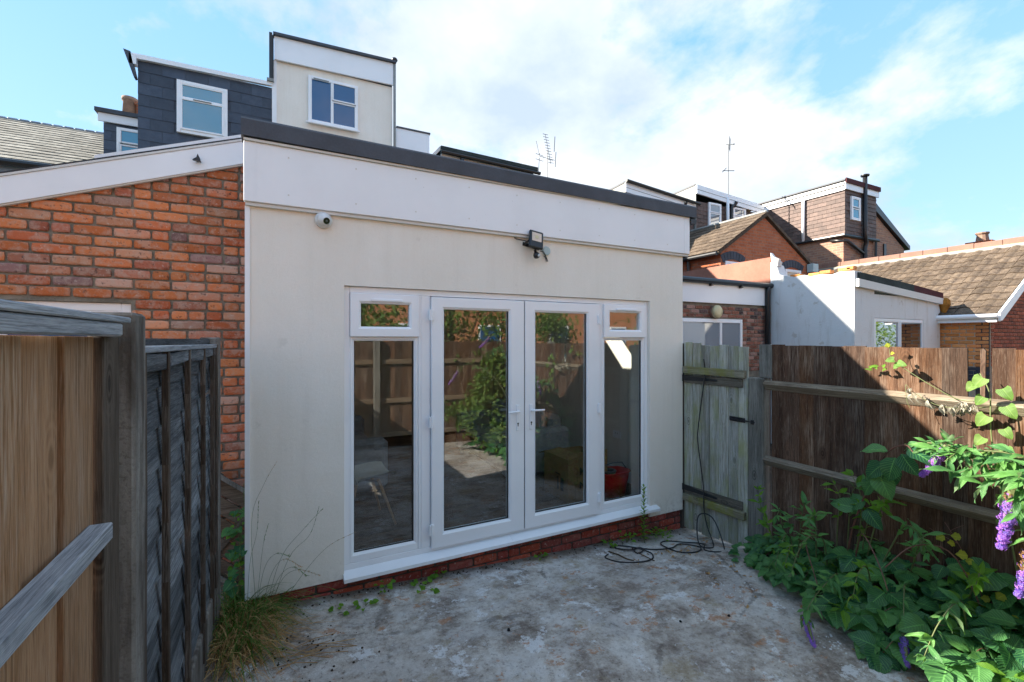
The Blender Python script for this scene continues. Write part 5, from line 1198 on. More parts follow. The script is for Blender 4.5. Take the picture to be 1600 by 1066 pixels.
# ------------------------------------------------------------------ houses behind the camera (mirrored in the glass)
rh = empty('rear_terrace', (4, -16, 0), 'orange-red brick terrace across the back gardens', 'house')
B('wall', 'rear_brick', rh, (-12, 24, -20, -15.0, -.4, 6.2)); m_ = MB(); m_.prism([(-12.2, -14.8, 6.2), (-12.2, -17.5, 8.2), (-12.2, -20.2, 6.2)], (36.4, 0, 0)); m_.build('roof', 'grey_slate', rh)
for k in range(9):
    x = -10.5 + k * 3.7
    for z in (.9, 3.6):
        B('window', 'white_plastic', rh, (x, x + 1.1, -14.998, -14.93, z, z + 1.6), c=.01); B('window_glass', 'far_glass', rh, (x + .09, x + 1.01, -14.929, -14.915, z + .09, z + 1.51)); B('stone_sill', 'old_white_paint', rh, (x - .08, x + 1.18, -14.998, -14.85, z - .12, z - .01))
    B('downpipe', 'black_plastic', rh, (x + 2.3, x + 2.4, -14.998, -14.90, 0, 6.1))

# ------------------------------------------------------------------ leaves and plants
def leaf_shape(kind, v):
    if kind == 'ovate': w = math.sin(math.pi * min(1, v) ** .72) ** .85
    elif kind == 'lance': w = (math.sin(math.pi * v ** .8)) ** .9 * (1 if v < .6 else 1 - .25 * (v - .6))
    elif kind == 'heart': w = (1.0 - v) ** .62 * (1 - .35 * math.exp(-v * 14)) * 1.05
    elif kind == 'lobed': w = math.sin(math.pi * v ** .8) * (.72 + .38 * abs(math.sin(v * math.pi * 2.6)))
    else: w = math.sin(math.pi * v)
    return max(0.0, w)
def leaf_geo(kind, L, W, fold=.35, droop=.35, nv=7, wave=.04, serr=.0, seed=0):
    r = random.Random(seed); vs = []; uv = []; fs = []; cols = (-1, -.5, 0, .5, 1)
    for j in range(nv + 1):
        v = j / nv; w = leaf_shape(kind, v) * W / 2 * (1 + serr * (1 if j % 2 else -1))
        ang = droop * v * v; y = L * (v - .12 * droop * v * v); z = -L * ang * .5
        for u in cols:
            back = (-.10 * L * abs(u) ** 2 * max(0, 1 - v * 3)) if kind == 'heart' else 0
            zz = z + fold * abs(u) * w + wave * L * math.sin(v * 9 + u * 2 + seed) * abs(u)
            vs.append((u * w, y + back, zz)); uv.append((.5 + u / 2, v))
    for j in range(nv):
        for i in range(4):
            a = j * 5 + i; fs.append((a, a + 1, a + 6, a + 5))
    return vs, fs, uv
LEAF = {}
def leaf_mesh(key, mat, kind, L, W, **k):
    for s_ in range(3):
        vs, fs, uv = leaf_geo(kind, L, W, seed=s_ * 3 + 1, **k); m_ = MB(); m_.add(vs, fs, uv); me, _ = m_.mesh('leaf_shape', False, True); me.materials.append(M[mat])
        LEAF[(key, s_)] = (me, vs, fs, uv)
leaf_mesh('bramble', 'bramble_leaf', 'ovate', .118, .090, fold=.22, droop=.45, nv=8, serr=.06)
leaf_mesh('big', 'bramble_leaf', 'ovate', .19, .125, fold=.3, droop=.6, nv=9, serr=.03)
leaf_mesh('bud', 'buddleia_leaf', 'lance', .135, .038, fold=.45, droop=.5, nv=7)
leaf_mesh('budlit', 'buddleia_leaf', 'lance', .20, .046, fold=.45, droop=.5, nv=8)
leaf_mesh('small', 'bright_leaf', 'lance', .075, .026, fold=.3, droop=.4, nv=5)
leaf_mesh('heart', 'vine_leaf', 'heart', .078, .080, fold=.2, droop=.5, nv=7)
leaf_mesh('darkheart', 'bramble_leaf', 'heart', .075, .085, fold=.2, droop=.5, nv=7)
leaf_mesh('yellow', 'yellow_leaf', 'lobed', .050, .050, fold=.25, droop=.4, nv=8)
leaf_mesh('dry', 'dry_leaf', 'lance', .085, .030, fold=1.1, droop=1.4, nv=7, wave=.1)
leaf_mesh('bright', 'bright_leaf', 'lance', .10, .038, fold=.3, droop=.5, nv=6)
leaf_mesh('weed', 'bright_leaf', 'ovate', .045, .034, fold=.25, droop=.4, nv=5)
leaf_mesh('hedge', 'hedge_leaf', 'ovate', .10, .05, fold=.2, droop=.3, nv=2)
def leaf_mat(p, d, nrm, s=1.0):
    d = Vector(d).normalized(); n = Vector(nrm); n = (n - d * n.dot(d)); n = n.normalized() if n.length > 1e-4 else d.orthogonal().normalized()
    x = d.cross(n); T_ = Matrix((x * s, d * s, n * s)).transposed().to_4x4(); T_.translation = Vector(p); return T_
class Plant:
    """stems and leaves of one plant; the nearest leaves become objects, the rest one part"""
    def __init__(s, name, loc, label, cat='plant', stem='stem_green', group=None):
        s.root = empty(name, loc, label, cat, group); s.leaves = []; s.stems = []; s.stem = stem; s.r = random.Random(hash_(label))
    def leaf(s, key, p, d, n, sc_=1.0): s.leaves.append((key, leaf_mat(p, d, n, sc_ * s.r.uniform(.8, 1.15))))
    def cane(s, pts, r0, r1, n=5):
        q = smooth(pts, 5); k = len(q); s.stems.append((q, [r0 + (r1 - r0) * i / (k - 1) for i in range(k)])); return q
    def done(s, limit=300, leafname='leaf'):
        for q, rr in s.stems: m_ = MB(); m_.tube(q, rr, 5); m_.build('stem', s.stem, s.root, True)
        s.leaves.sort(key=lambda q: (q[1].translation - CAMP).length); rest = {}
        for k, (key, T_) in enumerate(s.leaves):
            me, vs, fs, uv = LEAF[(key, s.r.randrange(3))]
            if k < limit: inst(leafname, me, None, s.root, mat4=T_)
            else: rest.setdefault(me.materials[0].name, MB()).add([T_ @ Vector(v) for v in vs], fs, uv)
        for mn, m_ in rest.items():
            o = m_.build('foliage', bpy.data.materials[mn], s.root, True, kind='stuff')
def hash_(t): return sum((i + 1) * ord(c) for i, c in enumerate(t))
def rv(r, s=1): return Vector((r.uniform(-s, s), r.uniform(-s, s), r.uniform(-s, s)))
def panicle(parent, p0, p1, rad, mats=('petal',), n=260, brown=.0):
    p0, p1 = Vector(p0), Vector(p1); r = random.Random(int(p0.x * 977 + p1.y * 331)); d = (p1 - p0); L = d.length; d.normalize(); u = d.orthogonal().normalized(); w = d.cross(u); out = {}
    for i in range(n):
        t = (i + r.random()) / n; R_ = rad * (1 - .6 * t) * (1.0 if t > .06 else .7) * r.uniform(.55, 1.25) * (1 + .18 * math.sin(t * 34)); a = i * 2.39996 + r.uniform(-.3, .3)
        nrm = (u * math.cos(a) + w * math.sin(a)); c = p0 + d * (t * L) + nrm * R_ + Vector((0, 0, -.02 * math.sin(t * 3)))
        nn = (nrm + d * .3 + rv(r, .35)).normalized(); x = nn.orthogonal().normalized(); y = nn.cross(x); s_ = .0062 * r.uniform(.7, 1.3)
        mt = 'petal_brown' if (brown and t < brown and r.random() < .85) else mats[r.randrange(len(mats))]
        mb = out.setdefault(mt, MB())
        for q in range(4):
            a2 = q * math.pi / 2 + r.uniform(-.2, .2); e = x * math.cos(a2) + y * math.sin(a2); f = nn.cross(e)
            mb.add([c, c + (e + f * .55) * s_ + nn * s_ * .3, c + e * s_ * 1.5, c + (e - f * .55) * s_ + nn * s_ * .3], [(0, 1, 2, 3)], [(.5, 0), (1, .5), (.5, 1), (0, .5)])
    core = MB(); core.tube([p0 - d * .02, p0 + d * L * .5, p1 - d * .01], [rad * .55, rad * .45, rad * .15], 7)
    fl = None
    for k, mb in out.items():
        if fl is None: fl = mb.build('flower_spike', k, parent)
        else: mb.build('faded_florets', k, fl)
    core.build('spike_core', 'petal_brown' if brown > .5 else mats[0] if False else 'stem_green', fl)

# bramble thicket along the foot of the right fence
edge_pts = [(-.85, 4.02), (-.95, 3.92), (-1.2, 3.68), (-1.45, 3.52), (-1.65, 3.46), (-2.0, 3.40), (-2.4, 3.38), (-3.0, 3.25), (-3.6, 3.1)]
def xedge(y):
    for i in range(len(edge_pts) - 1):
        (y0, a), (y1, b) = edge_pts[i], edge_pts[i + 1]
        if y <= y0 and y >= y1: return a + (b - a) * (y0 - y) / (y0 - y1)
    return 4.0 if y > -.85 else 3.1
br = Plant('bramble', (3.9, -2.0, -.1), 'dense dark green bramble thicket sprawling at the foot of the brown fence', 'bramble', 'stem_red')
r = random.Random(41)
def hump(x, y):
    e = xedge(y); k = max(0, min(1, (x - e) / max(.15, 4.1 - e))); top = .12 + .36 * min(1, max(0, (-y - .8) / 1.1))
    return top * (k ** .6) * (.75 + .4 * noise.noise(Vector((x * 3, y * 3, 2))) + .2)
for i in range(330):
    y = -.88 - 2.9 * r.random() ** 1.1; e = xedge(y); x = e + (4.10 - e) * r.random() ** .8; h = hump(x, y); z = gz(x, y) + h * r.uniform(.55, 1.05) + .02
    nrm = Vector((-.25, -.25, 1)) + rv(r, .42); a = r.uniform(0, 6.28); d = Vector((math.cos(a), math.sin(a), r.uniform(-.25, .1)))
    if x < e + .12: d = Vector((-.7, r.uniform(-.6, .2), -.1))
    P0 = Vector((x, y, z)); nl = 5 if r.random() < .45 else 3; sc_ = r.uniform(.72, 1.18) * (.7 if y > -1.2 else (1.0 if y > -1.75 else 1.28))
    side = d.cross(nrm).normalized()
    for k in range(nl):
        an = (k - (nl - 1) / 2) * (1.15 if nl == 5 else 1.35); dd = d.normalized() * math.cos(an) + side * math.sin(an)
        br.leaf('bramble' if i % 9 else 'bright', P0 + dd * .012, dd + Vector((0, 0, -.12)), nrm + rv(r, .12), sc_ * (1.12 if k == nl // 2 else .9))
    if i % 5 == 0:
        b0 = Vector((min(4.1, x + .2), y + r.uniform(-.2, .2), gz(x, y))); m__ = (b0 + P0) / 2 + Vector((0, 0, .12)); br.cane([b0, m__, P0 - Vector((0, 0, .01))], .0035, .0018)
for pts in ([(4.0, -1.7, 0), (3.9, -1.8, .35), (3.75, -1.9, .5), (3.6, -2.05, .42), (3.5, -2.15, .30)], [(3.95, -2.5, 0), (3.85, -2.35, .5), (3.72, -2.2, .55), (3.58, -2.1, .40)], [(3.9, -1.35, -.05), (3.75, -1.5, .3), (3.62, -1.62, .25), (3.5, -1.75, .12)]):
    br.cane(pts, .005, .003)
br.done(300)

# buddleia: tall bush standing just outside the right of the picture, arching in over the fence foot
bu = Plant('butterfly_bush', (3.85, -3.15, -.1), 'tall arching butterfly bush with lilac flower spikes and long leaves in front of the fence', 'shrub', 'stem_green')
r = random.Random(8)
def leafy(pl, q, key, step, a0, sc_=1.0, up=.3, start=0.2, spread=1.0):
    n = len(q); acc = 0
    for i in range(1, n):
        acc += (q[i] - q[i - 1]).length
        if acc < step or i < n * start: continue
        acc = 0; t = (q[i] - q[i - 1]).normalized(); s0 = t.cross(Vector((0, 0, 1))); s0 = s0.normalized() if s0.length > .1 else Vector((1, 0, 0))
        for sg in (-1, 1):
            if pl.r.random() < .12: continue
            tw_ = Matrix.Rotation(pl.r.uniform(-1.3, 1.3), 3, t) @ s0
            d = t * pl.r.uniform(.2, .9) + tw_ * sg * spread + rv(pl.r, .4) + Vector((0, 0, up * pl.r.uniform(-1.2, .8)))
            pl.leaf(key, q[i] + rv(pl.r, .006), d, Vector((-.3, -.2, 1)) + rv(pl.r, .6), sc_ * pl.r.uniform(.6, 1.15))
            if pl.r.random() < .55: pl.leaf(key, q[i], t + rv(pl.r, .9), Vector((-.2, -.3, 1)) + rv(pl.r, .6), sc_ * pl.r.uniform(.4, .8))
Q = []
for pts, key, sc_ in (
    ([(3.86, -3.12, 0), (3.84, -3.05, .7), (3.80, -2.85, 1.12), (3.74, -2.62, 1.21), (3.70, -2.42, 1.19), (3.70, -2.33, 1.16)], 'budlit', .9),
    ([(3.84, -3.10, 0), (3.80, -3.0, .8), (3.76, -2.80, 1.10), (3.74, -2.58, 1.15), (3.74, -2.38, 1.20), (3.76, -2.22, 1.19), (3.78, -2.15, 1.16)], 'bud', .9),
    ([(3.84, -3.12, 0), (3.72, -3.0, .8), (3.62, -2.86, 1.18), (3.58, -2.74, 1.16), (3.57, -2.66, 1.04)], 'budlit', 1.0),
    ([(3.86, -3.12, 0), (3.74, -2.98, .7), (3.66, -2.85, .98), (3.62, -2.76, .92), (3.60, -2.72, .78)], 'bud', 1.1),
    ([(3.86, -3.15, 0), (3.9, -3.0, .8), (3.88, -2.8, 1.10), (3.84, -2.6, 1.16), (3.80, -2.48, 1.12)], 'budlit', .9),
    ([(3.86, -3.15, 0), (3.7, -3.1, .9), (3.5, -3.0, 1.5), (3.35, -3.0, 1.7), (3.2, -3.05, 1.6)], 'bud', 1.0),
    ([(3.86, -3.2, 0), (3.8, -3.3, 1.1), (3.6, -3.5, 1.8), (3.45, -3.6, 1.9)], 'bud', 1.0),
    ([(3.9, -3.25, 0), (3.95, -3.4, 1.2), (3.85, -3.7, 2.0), (3.6, -3.9, 2.2)], 'bud', 1.0),
    ([(3.9, -3.25, 0), (3.6, -3.4, 1.0), (3.2, -3.7, 1.4), (2.95, -3.85, 1.3)], 'bud', 1.0),
    ([(3.9, -3.25, 0), (3.9, -3.6, 1.5), (3.9, -3.95, 2.3), (3.75, -4.1, 2.5)], 'bud', 1.0)):
    q = bu.cane(pts, .010, .003); Q.append(q); leafy(bu, q, key, .045, 0, sc_, start=.42)
    for k_ in range(4 if pts[-1][1] > -2.9 else 1):
        b_ = q[int(len(q) * r.uniform(.55, .85))]; e_ = b_ + Vector((r.uniform(-.22, .02), r.uniform(-.05, .22), r.uniform(-.16, .03))); m2_ = (b_ + e_) / 2 + Vector((0, 0, .02)); q2 = bu.cane([b_, m2_, e_], .004, .0018); leafy(bu, q2, key, .035, 0, sc_ * .85, start=.15)
panicle(bu.root, (3.700, -2.345, 1.19), (3.70, -2.235, 1.00), .026, ('petal',), 300, .0)
panicle(bu.root, (3.56, -2.66, 1.04), (3.555, -2.62, .745), .034, ('petal', 'petal', 'petal_blue'), 520, .12)
panicle(bu.root, (3.60, -2.72, .82), (3.62, -2.665, .50), .029, ('petal_blue', 'petal'), 420, .5)
panicle(bu.root, (3.56, -2.72, 1.14), (3.60, -2.80, 1.0), .026, ('petal_brown',), 200, 1.0)
for a, b in (((3.45, -3.6, 1.88), (3.3, -3.7, 1.7)), ((2.95, -3.85, 1.28), (2.80, -3.9, 1.06)), ((3.75, -4.1, 2.5), (3.6, -4.15, 2.7))):
    panicle(bu.root, a, b, .028, ('petal',), 160, .0)
bu.done(300)

# low shoots of the same kind leaning out over the concrete
b2 = Plant('butterfly_bush_shoots', (3.75, -1.9, -.1), 'low butterfly bush shoots with drooping lilac spikes over the concrete edge', 'shrub', 'stem_green')
for pts, key, sc_, st in (
    ([(3.9, -1.75, -.1), (3.7, -1.78, .18), (3.48, -1.80, .17), (3.32, -1.80, .09), (3.25, -1.81, .03)], 'bud', .85, .3),
    ([(3.95, -2.05, -.1), (3.78, -2.12, .25), (3.62, -2.18, .20), (3.50, -2.23, .08)], 'bud', .85, .3),
    ([(4.0, -1.55, -.1), (3.85, -1.6, .3), (3.65, -1.62, .40), (3.50, -1.62, .33), (3.42, -1.62, .2)], 'bud', .8, .3),
    ([(4.0, -1.3, -.1), (3.88, -1.32, .25), (3.72, -1.35, .22), (3.60, -1.38, .08)], 'bud', .8, .25),
    ([(4.0, -1.6, 0), (3.93, -1.65, .45), (3.90, -1.68, .66), (3.90, -1.62, .78)], 'small', 1.3, .35),
    ([(4.0, -1.7, 0), (3.93, -1.80, .5), (3.90, -1.82, .70), (3.91, -1.75, .86)], 'small', 1.3, .35),
    ([(4.02, -1.75, 0), (3.92, -1.9, .55), (3.85, -1.98, .75), (3.86, -1.95, .88)], 'small', 1.4, .3),
    ([(4.02, -1.15, -.1), (3.98, -1.10, .15), (3.96, -1.02, .35), (3.98, -.985, .50)], 'small', 1.3, .3),
    ([(4.02, -1.2, -.1), (3.95, -1.22, .25), (3.86, -1.25, .42), (3.78, -1.28, .40)], 'bud', .9, .25),
    ([(4.02, -1.3, -.1), (3.96, -1.36, .3), (3.90, -1.42, .52), (3.84, -1.45, .55)], 'bud', .95, .25),
    ([(4.02, -1.45, -.1), (3.92, -1.50, .35), (3.80, -1.55, .50), (3.70, -1.56, .46)], 'bud', .95, .25),
    ([(4.05, -1.65, 0), (3.98, -1.7, .45), (3.93, -1.75, .72), (3.90, -1.85, .84)], 'bud', .9, .35),
    ([(4.05, -1.75, 0), (3.98, -1.8, .4), (3.92, -1.9, .68), (3.88, -1.98, .72)], 'small', 1.5, .3),
    ([(4.05, -2.0, 0), (3.95, -2.1, .35), (3.80, -2.2, .58), (3.70, -2.25, .60)], 'bud', .95, .3),
    ([(4.05, -2.3, 0), (3.92, -2.4, .35), (3.75, -2.48, .50), (3.62, -2.5, .46)], 'bright', 1.0, .3),
    ([(3.9, -1.9, -.05), (3.7, -1.95, .3), (3.52, -1.98, .32), (3.42, -2.0, .2)], 'bright', .9, .3),
    ([(3.9, -1.4, -.1), (3.75, -1.42, .22), (3.6, -1.48, .22), (3.52, -1.5, .14)], 'bright', .8, .3),
    ([(3.9, -2.4, -.1), (3.6, -2.45, .35), (3.42, -2.42, .28), (3.3, -2.40, .12)], 'bud', .9, .3),
    ([(3.95, -1.9, .2), (3.9, -2.05, .55), (3.82, -2.15, .62), (3.75, -2.25, .52)], 'bud', .9, .3)):
    q = b2.cane(pts, .006, .002); leafy(b2, q, key, .045, 0, sc_, start=st)
panicle(b2.root, (3.25, -1.81, .02), (3.13, -1.93, -.055), .020, ('petal_blue', 'petal'), 220, .15)
panicle(b2.root, (3.50, -2.23, .06), (3.42, -2.28, -.05), .022, ('petal_blue',), 260, .0)
b2.done(300)

# one cane of large dark leaves hanging against the lower rail
bc = Plant('large_leaved_cane', (4.0, -1.8, 0), 'arching cane of large dark green leaves against the lower fence rail', 'plant', 'stem_red')
q = bc.cane([(4.0, -1.65, 0), (3.93, -1.75, .45), (3.86, -1.90, .85), (3.80, -2.02, 1.08), (3.74, -2.14, 1.16), (3.70, -2.2, 1.12)], .007, .003)
for p, d, n in (((3.80, -2.02, 1.09), (-.3, .75, .05), (-.4, -.3, 1)), ((3.78, -2.07, 1.06), (-.2, .25, -1), (-1, -.1, .2)), ((3.74, -2.12, 1.10), (-.1, -.55, -.9), (-1, 0, .1)), ((3.80, -2.0, 1.0), (-.2, .8, -.8), (-.9, .1, .4)),
                ((3.84, -1.95, .93), (-.3, -.5, -1), (-1, -.2, .2)), ((3.86, -1.92, .86), (-.2, .6, -.9), (-1, .2, .3)), ((3.90, -1.85, .70), (-.3, .7, -.5), (-1, .2, .5)), ((3.88, -1.86, .64), (-.2, -.6, -.7), (-1, -.1, .3)), ((3.72, -2.16, 1.14), (-.2, -.9, -.2), (-.5, 0, 1)), ((3.82, -1.99, 1.03), (.1, -.3, -1), (-1, -.3, 0)),
                ((3.88, -1.80, .62), (-.3, .9, .1), (-.8, .1, .6))):
    bc.leaf('big', p, d, n, 1.0)
bc.done(300)

# climber with round pale leaves and a long bare runner on the fence
vi = Plant('climbing_vine', (4.1, -2.45, 0), 'climbing vine with pale heart-shaped leaves on the fence below the broken board', 'climber', 'stem_green')
q = vi.cane([(4.10, -2.6, 0), (4.08, -2.52, .6), (4.05, -2.46, 1.05), (4.04, -2.44, 1.3), (4.06, -2.43, 1.5), (4.08, -2.38, 1.62)], .006, .003)
for k, (y, z) in enumerate(((-2.42, 1.56), (-2.50, 1.50), (-2.41, 1.44), (-2.52, 1.40), (-2.43, 1.33), (-2.50, 1.26), (-2.42, 1.20), (-2.51, 1.15), (-2.44, 1.09), (-2.38, 1.52), (-2.48, 1.02), (-2.55, .98), (-2.50, .88), (-2.56, .80), (-2.49, .72))):
    sg = -1 if y < -2.47 else 1
    vi.leaf('heart', (3.99 + .02 * (k % 3), y, z + .04), (-.25, sg * .5, -.8), (-1, -.15 * sg, .35), .95)
q = vi.cane([(4.06, -2.43, 1.47), (4.06, -2.30, 1.445), (4.05, -2.15, 1.53), (4.05, -2.0, 1.64), (4.06, -1.93, 1.70), (4.07, -1.915, 1.78)], .004, .0015)
for p, d, s_ in (((4.06, -1.915, 1.775), (-.2, .2, .6), .6), ((4.05, -1.93, 1.73), (-.2, -.6, .2), .55), ((4.05, -1.95, 1.69), (-.3, .7, -.1), .6), ((4.05, -1.97, 1.665), (-.3, -.8, -.1), .65), ((4.05, -1.98, 1.66), (-.3, .5, -.5), .6)):
    vi.leaf('yellow' if p[2] > 1.72 else 'heart', p, d, (-1, 0, .5), s_ * 1.1)
q = vi.cane([(4.06, -2.43, 1.42), (4.03, -2.33, 1.40), (4.03, -2.2, 1.40), (4.04, -2.08, 1.46), (4.05, -2.02, 1.52)], .003, .0015)
for y, z in ((-2.36, 1.41), (-2.33, 1.40), (-2.30, 1.39), (-2.29, 1.41), (-2.26, 1.39), (-2.22, 1.40), (-2.15, 1.42), (-2.07, 1.45), (-2.05, 1.49), (-2.34, 1.42), (-2.38, 1.42), (-2.31, 1.43)):
    for k in range(2): vi.leaf('dry', (4.03, y + r.uniform(-.02, .02), z + .01), (r.uniform(-.3, .1), r.uniform(-.4, .4), -1), (-1, r.uniform(-.6, .6), .1), .9)
vi.cane([(4.04, -2.02, 1.52), (4.03, -2.03, 1.42), (4.03, -2.05, 1.36)], .002, .0015)
for y, z in ((-1.77, 1.62), (-1.80, 1.63), (-1.83, 1.635), (-1.85, 1.60), (-1.86, 1.65), (-1.79, 1.605)):
    vi.leaf('small', (4.12, y, z), (-.5, r.uniform(-1, 1), r.uniform(-.4, .4)), (-1, 0, .6), .8)
vi.done(300)
yv = Plant('yellow_vine', (4.0, -2.35, .1), 'thin yellowing vine standing against the dark lower fence boards', 'climber', 'stem_red')
yv.cane([(4.0, -2.46, .05), (3.98, -2.40, .35), (3.99, -2.31, .55), (4.0, -2.24, .66)], .003, .0015)
yv.cane([(3.99, -2.31, .55), (3.99, -2.27, .61), (3.99, -2.34, .68)], .002, .001); yv.cane([(3.99, -2.31, .55), (3.98, -2.22, .58), (3.98, -2.17, .60)], .002, .001)
for y, z in ((-2.25, .58), (-2.30, .55), (-2.33, .60), (-2.36, .50), (-2.39, .47), (-2.42, .42), (-2.37, .40), (-2.44, .37), (-2.40, .33), (-2.48, .32), (-2.52, .34), (-2.46, .28), (-2.55, .24), (-2.42, .24)):
    yv.leaf('yellow', (3.97, y, z), (-.3, r.uniform(-1, 1), r.uniform(-.6, .2)), (-1, -.2, .6), r.uniform(.7, 1.2))
yv.done(300)
iv = Plant('low_ivy', (3.95, -1.0, -.1), 'small dark round-leaved creeper at the foot of the latch post', 'creeper', 'stem_green')
for k in range(46):
    x = r.uniform(3.78, 4.1); y = r.uniform(-1.25, -.80); iv.leaf('darkheart', (x, y, gz(x, y) + .02 + r.random() * .16 * (x - 3.7) * 2), (r.uniform(-1, .2), r.uniform(-1, 1), .1), Vector((-.4, -.3, 1)) + rv(r, .4), r.uniform(.7, 1.1))
iv.done(300)

# weeds along the foot of the wall
def weed(name, x, y, n, sp, h, label, key='weed'):
    w = Plant(name, (x, y, gz(x, y)), label, 'weed', 'stem_green', 'weeds along the foot of the extension')
    for k in range(n):
        a = r.uniform(0, 6.28); rr = sp * r.random() ** .5; p = Vector((x + rr * math.cos(a), min(y + rr * math.sin(a), .0), 0)); p.z = gz(p.x, p.y) + r.uniform(.01, h)
        w.leaf(key, p, (math.cos(a), math.sin(a), .2), Vector((0, -.4, 1)) + rv(r, .4), r.uniform(.7, 1.2))
        if k % 3 == 0: w.cane([(x, y, gz(x, y)), ((x + p.x) / 2, (y + p.y) / 2, p.z + .005), p], .002, .001)
    w.done(300)
weed('wall_weed', .90, -.08, 9, .05, .07, 'tiny green weed under the left end of the white sill')
weed('wall_weed', 1.17, -.16, 20, .10, .05, 'green seedling patch on the concrete below the left door hinge')
weed('wall_weed', 1.36, -.05, 9, .06, .06, 'small weed against the brick plinth below the left door')
weed('wall_weed', .55, -.25, 6, .06, .03, 'low round-leaved seedling on the concrete near the grass tuft')
weed('wall_weed', .74, -.22, 8, .06, .03, 'second low round-leaved seedling right of the grass tuft')
weed('wall_weed', 3.28, -.06, 16, .07, .10, 'small leafy weed against the plinth under the right end of the sill')
weed('wall_weed', 3.08, -.05, 9, .05, .05, 'tiny weed at the plinth below the right door hinge')
weed('wall_weed', 2.30, -.05, 7, .05, .04, 'tiny weed at the plinth under the middle of the doors')
tw = Plant('fleabane', (3.46, -.12, -.2), 'tall narrow-leaved weed standing against the right end of the sill', 'weed', 'stem_green', 'weeds along the foot of the extension')
tw.cane([(3.45, -.13, -.22), (3.455, -.12, .0), (3.455, -.11, .34)], .004, .002)
for k in range(60):
    z = -.18 + .54 * k / 60; a = k * 2.4; tw.leaf('small', (3.455, -.115, z), (math.cos(a), math.sin(a), .35 + .9 * k / 60), (0, 0, 1), .85 * (1.0 - .35 * k / 60))
tw.done(300)
fw = Plant('feathery_weed', (3.66, -.12, -.22), 'bright feathery low weed on the concrete between the sill end and the gate', 'weed', 'stem_green', 'weeds along the foot of the extension')
for k in range(70):
    a = r.uniform(0, 6.28); rr = .13 * r.random() ** .6; p = (3.66 + rr * math.cos(a), min(-.02, -.12 + rr * .7 * math.sin(a)), -.21 + r.uniform(.01, .13) * (1 - rr * 4))
    fw.leaf('small', p, (math.cos(a), math.sin(a), .5), Vector((0, 0, 1)) + rv(r, .4), .6)
fw.done(300)

# grass tuft at the left corner
def blade(mb, p, d, L, w, droop, r):
    p = Vector(p); d = Vector(d).normalized(); side = d.cross(Vector((0, 0, 1))); side = side.normalized() if side.length > .05 else Vector((1, 0, 0)); n = 6; vs = []; uv = []
    tw_ = r.uniform(-.8, .8); side = side * math.cos(tw_) + d.cross(side) * math.sin(tw_); hd = Vector((d.x, d.y, 0)); hd = hd.normalized() if hd.length > .01 else Vector((1, 0, 0))
    for i in range(n + 1):
        t = i / n; c = p + d * (L * t) + hd * (droop * L * t * t * .5) - Vector((0, 0, droop * L * t * t * t * .9)); c.z = max(c.z, gz(c.x, c.y) + .006); ww = w * (1 - t) ** .6
        vs += [c - side * ww, c + side * ww]; uv += [(0.3, t), (.7, t)]
    mb.add(vs, [(2 * i, 2 * i + 1, 2 * i + 3, 2 * i + 2) for i in range(n)], uv)
r = random.Random(77); gg, gd = MB(), MB()
for k in range(1250):
    x = r.gauss(-.03, .08); y = r.gauss(-.17, .21); x = max(-.135, min(.30, x)); y = min(.25, y)
    if x > -.02: y = min(y, -.03)
    dx = x + .02 + r.uniform(-.25, .45); L = r.uniform(.14, .42) * (1 if r.random() < .85 else 1.35); dry = r.random() < (.70 if y < -.12 else .35)
    blade(gd if dry else gg, (x, y, gz(x, y) - .005), (dx * 1.2, r.uniform(-.6, .25), 1.0 if not dry else .75), L * (.8 if dry else 1), r.uniform(.0022, .0048), r.uniform(.5, 1.7) * (1.3 if dry else 1), r)
go = empty('grass_tuft', (.05, -.1, -.04), 'thick tuft of green and dead brown grass at the left corner of the wall', 'grass')
gg.build('green_blades', 'grass_green', go, kind='stuff'); gd.build('dry_blades', 'grass_dry', go, kind='stuff')
st = empty('seeding_grass', (.12, -.12, -.04), 'tall thin grass stalks with seed heads in front of the cream wall', 'grass')
heads = [((.06, -.10), (.03, -.13, .62), (.10, -.12, .86), (.176, -.11, 1.0)), ((.10, -.12), (.20, -.14, .35), (.34, -.13, .52), (.47, -.12, .645)), ((.12, -.13), (.25, -.15, .35), (.38, -.14, .48), (.44, -.13, .66)),
         ((.16, -.12), (.34, -.14, .22), (.50, -.13, .37), (.68, -.12, .43)), ((-.04, -.05), (-.04, -.04, .4), (-.02, -.03, .65), (-.02, -.03, .86)), ((.05, -.12), (.08, -.13, .30), (.10, -.13, .48), (.13, -.12, .60)),
         ((.08, -.14), (.14, -.15, .25), (.22, -.15, .35), (.33, -.15, .27)), ((.10, -.15), (.18, -.16, .22), (.27, -.16, .29), (.36, -.16, .21)), ((.05, -.15), (.10, -.16, .3), (.17, -.16, .4), (.26, -.15, .36)),
         ((.12, -.14), (.20, -.15, .2), (.30, -.15, .26), (.44, -.15, .19)), ((.0, -.1), (.02, -.12, .35), (.06, -.12, .55), (.07, -.12, .75)), ((.2, -.15), (.32, -.17, .1), (.45, -.17, .12), (.56, -.17, .06))]
for k, (b, *pp) in enumerate(heads):
    q = smooth([(b[0], b[1], gz(*b))] + pp, 6); m_ = MB(); m_.tube(q, [.0016 - .0009 * i / len(q) for i in range(len(q))], 4); s1 = m_.build('stalk', 'stem_green', st)
    m_ = MB()
    for i in range(int(len(q) * .72), len(q)):
        for j in range(5 if k in (6, 7, 8, 9) else 3):
            t = (q[i] - q[i - 1]).normalized(); blade(m_, q[i] - t * r.random() * .02, t + rv(r, .8 if k in (6, 7, 8, 9) else .25), r.uniform(.008, .022), .0022, .3, r)
    m_.build('seed_head', 'grass_green' if k % 3 else 'grass_dry', s1)
ivy2 = Plant('corner_nettle', (-.07, .12, 0), 'dark green leafy weed in the gap between lap fence and wall', 'weed', 'stem_green')
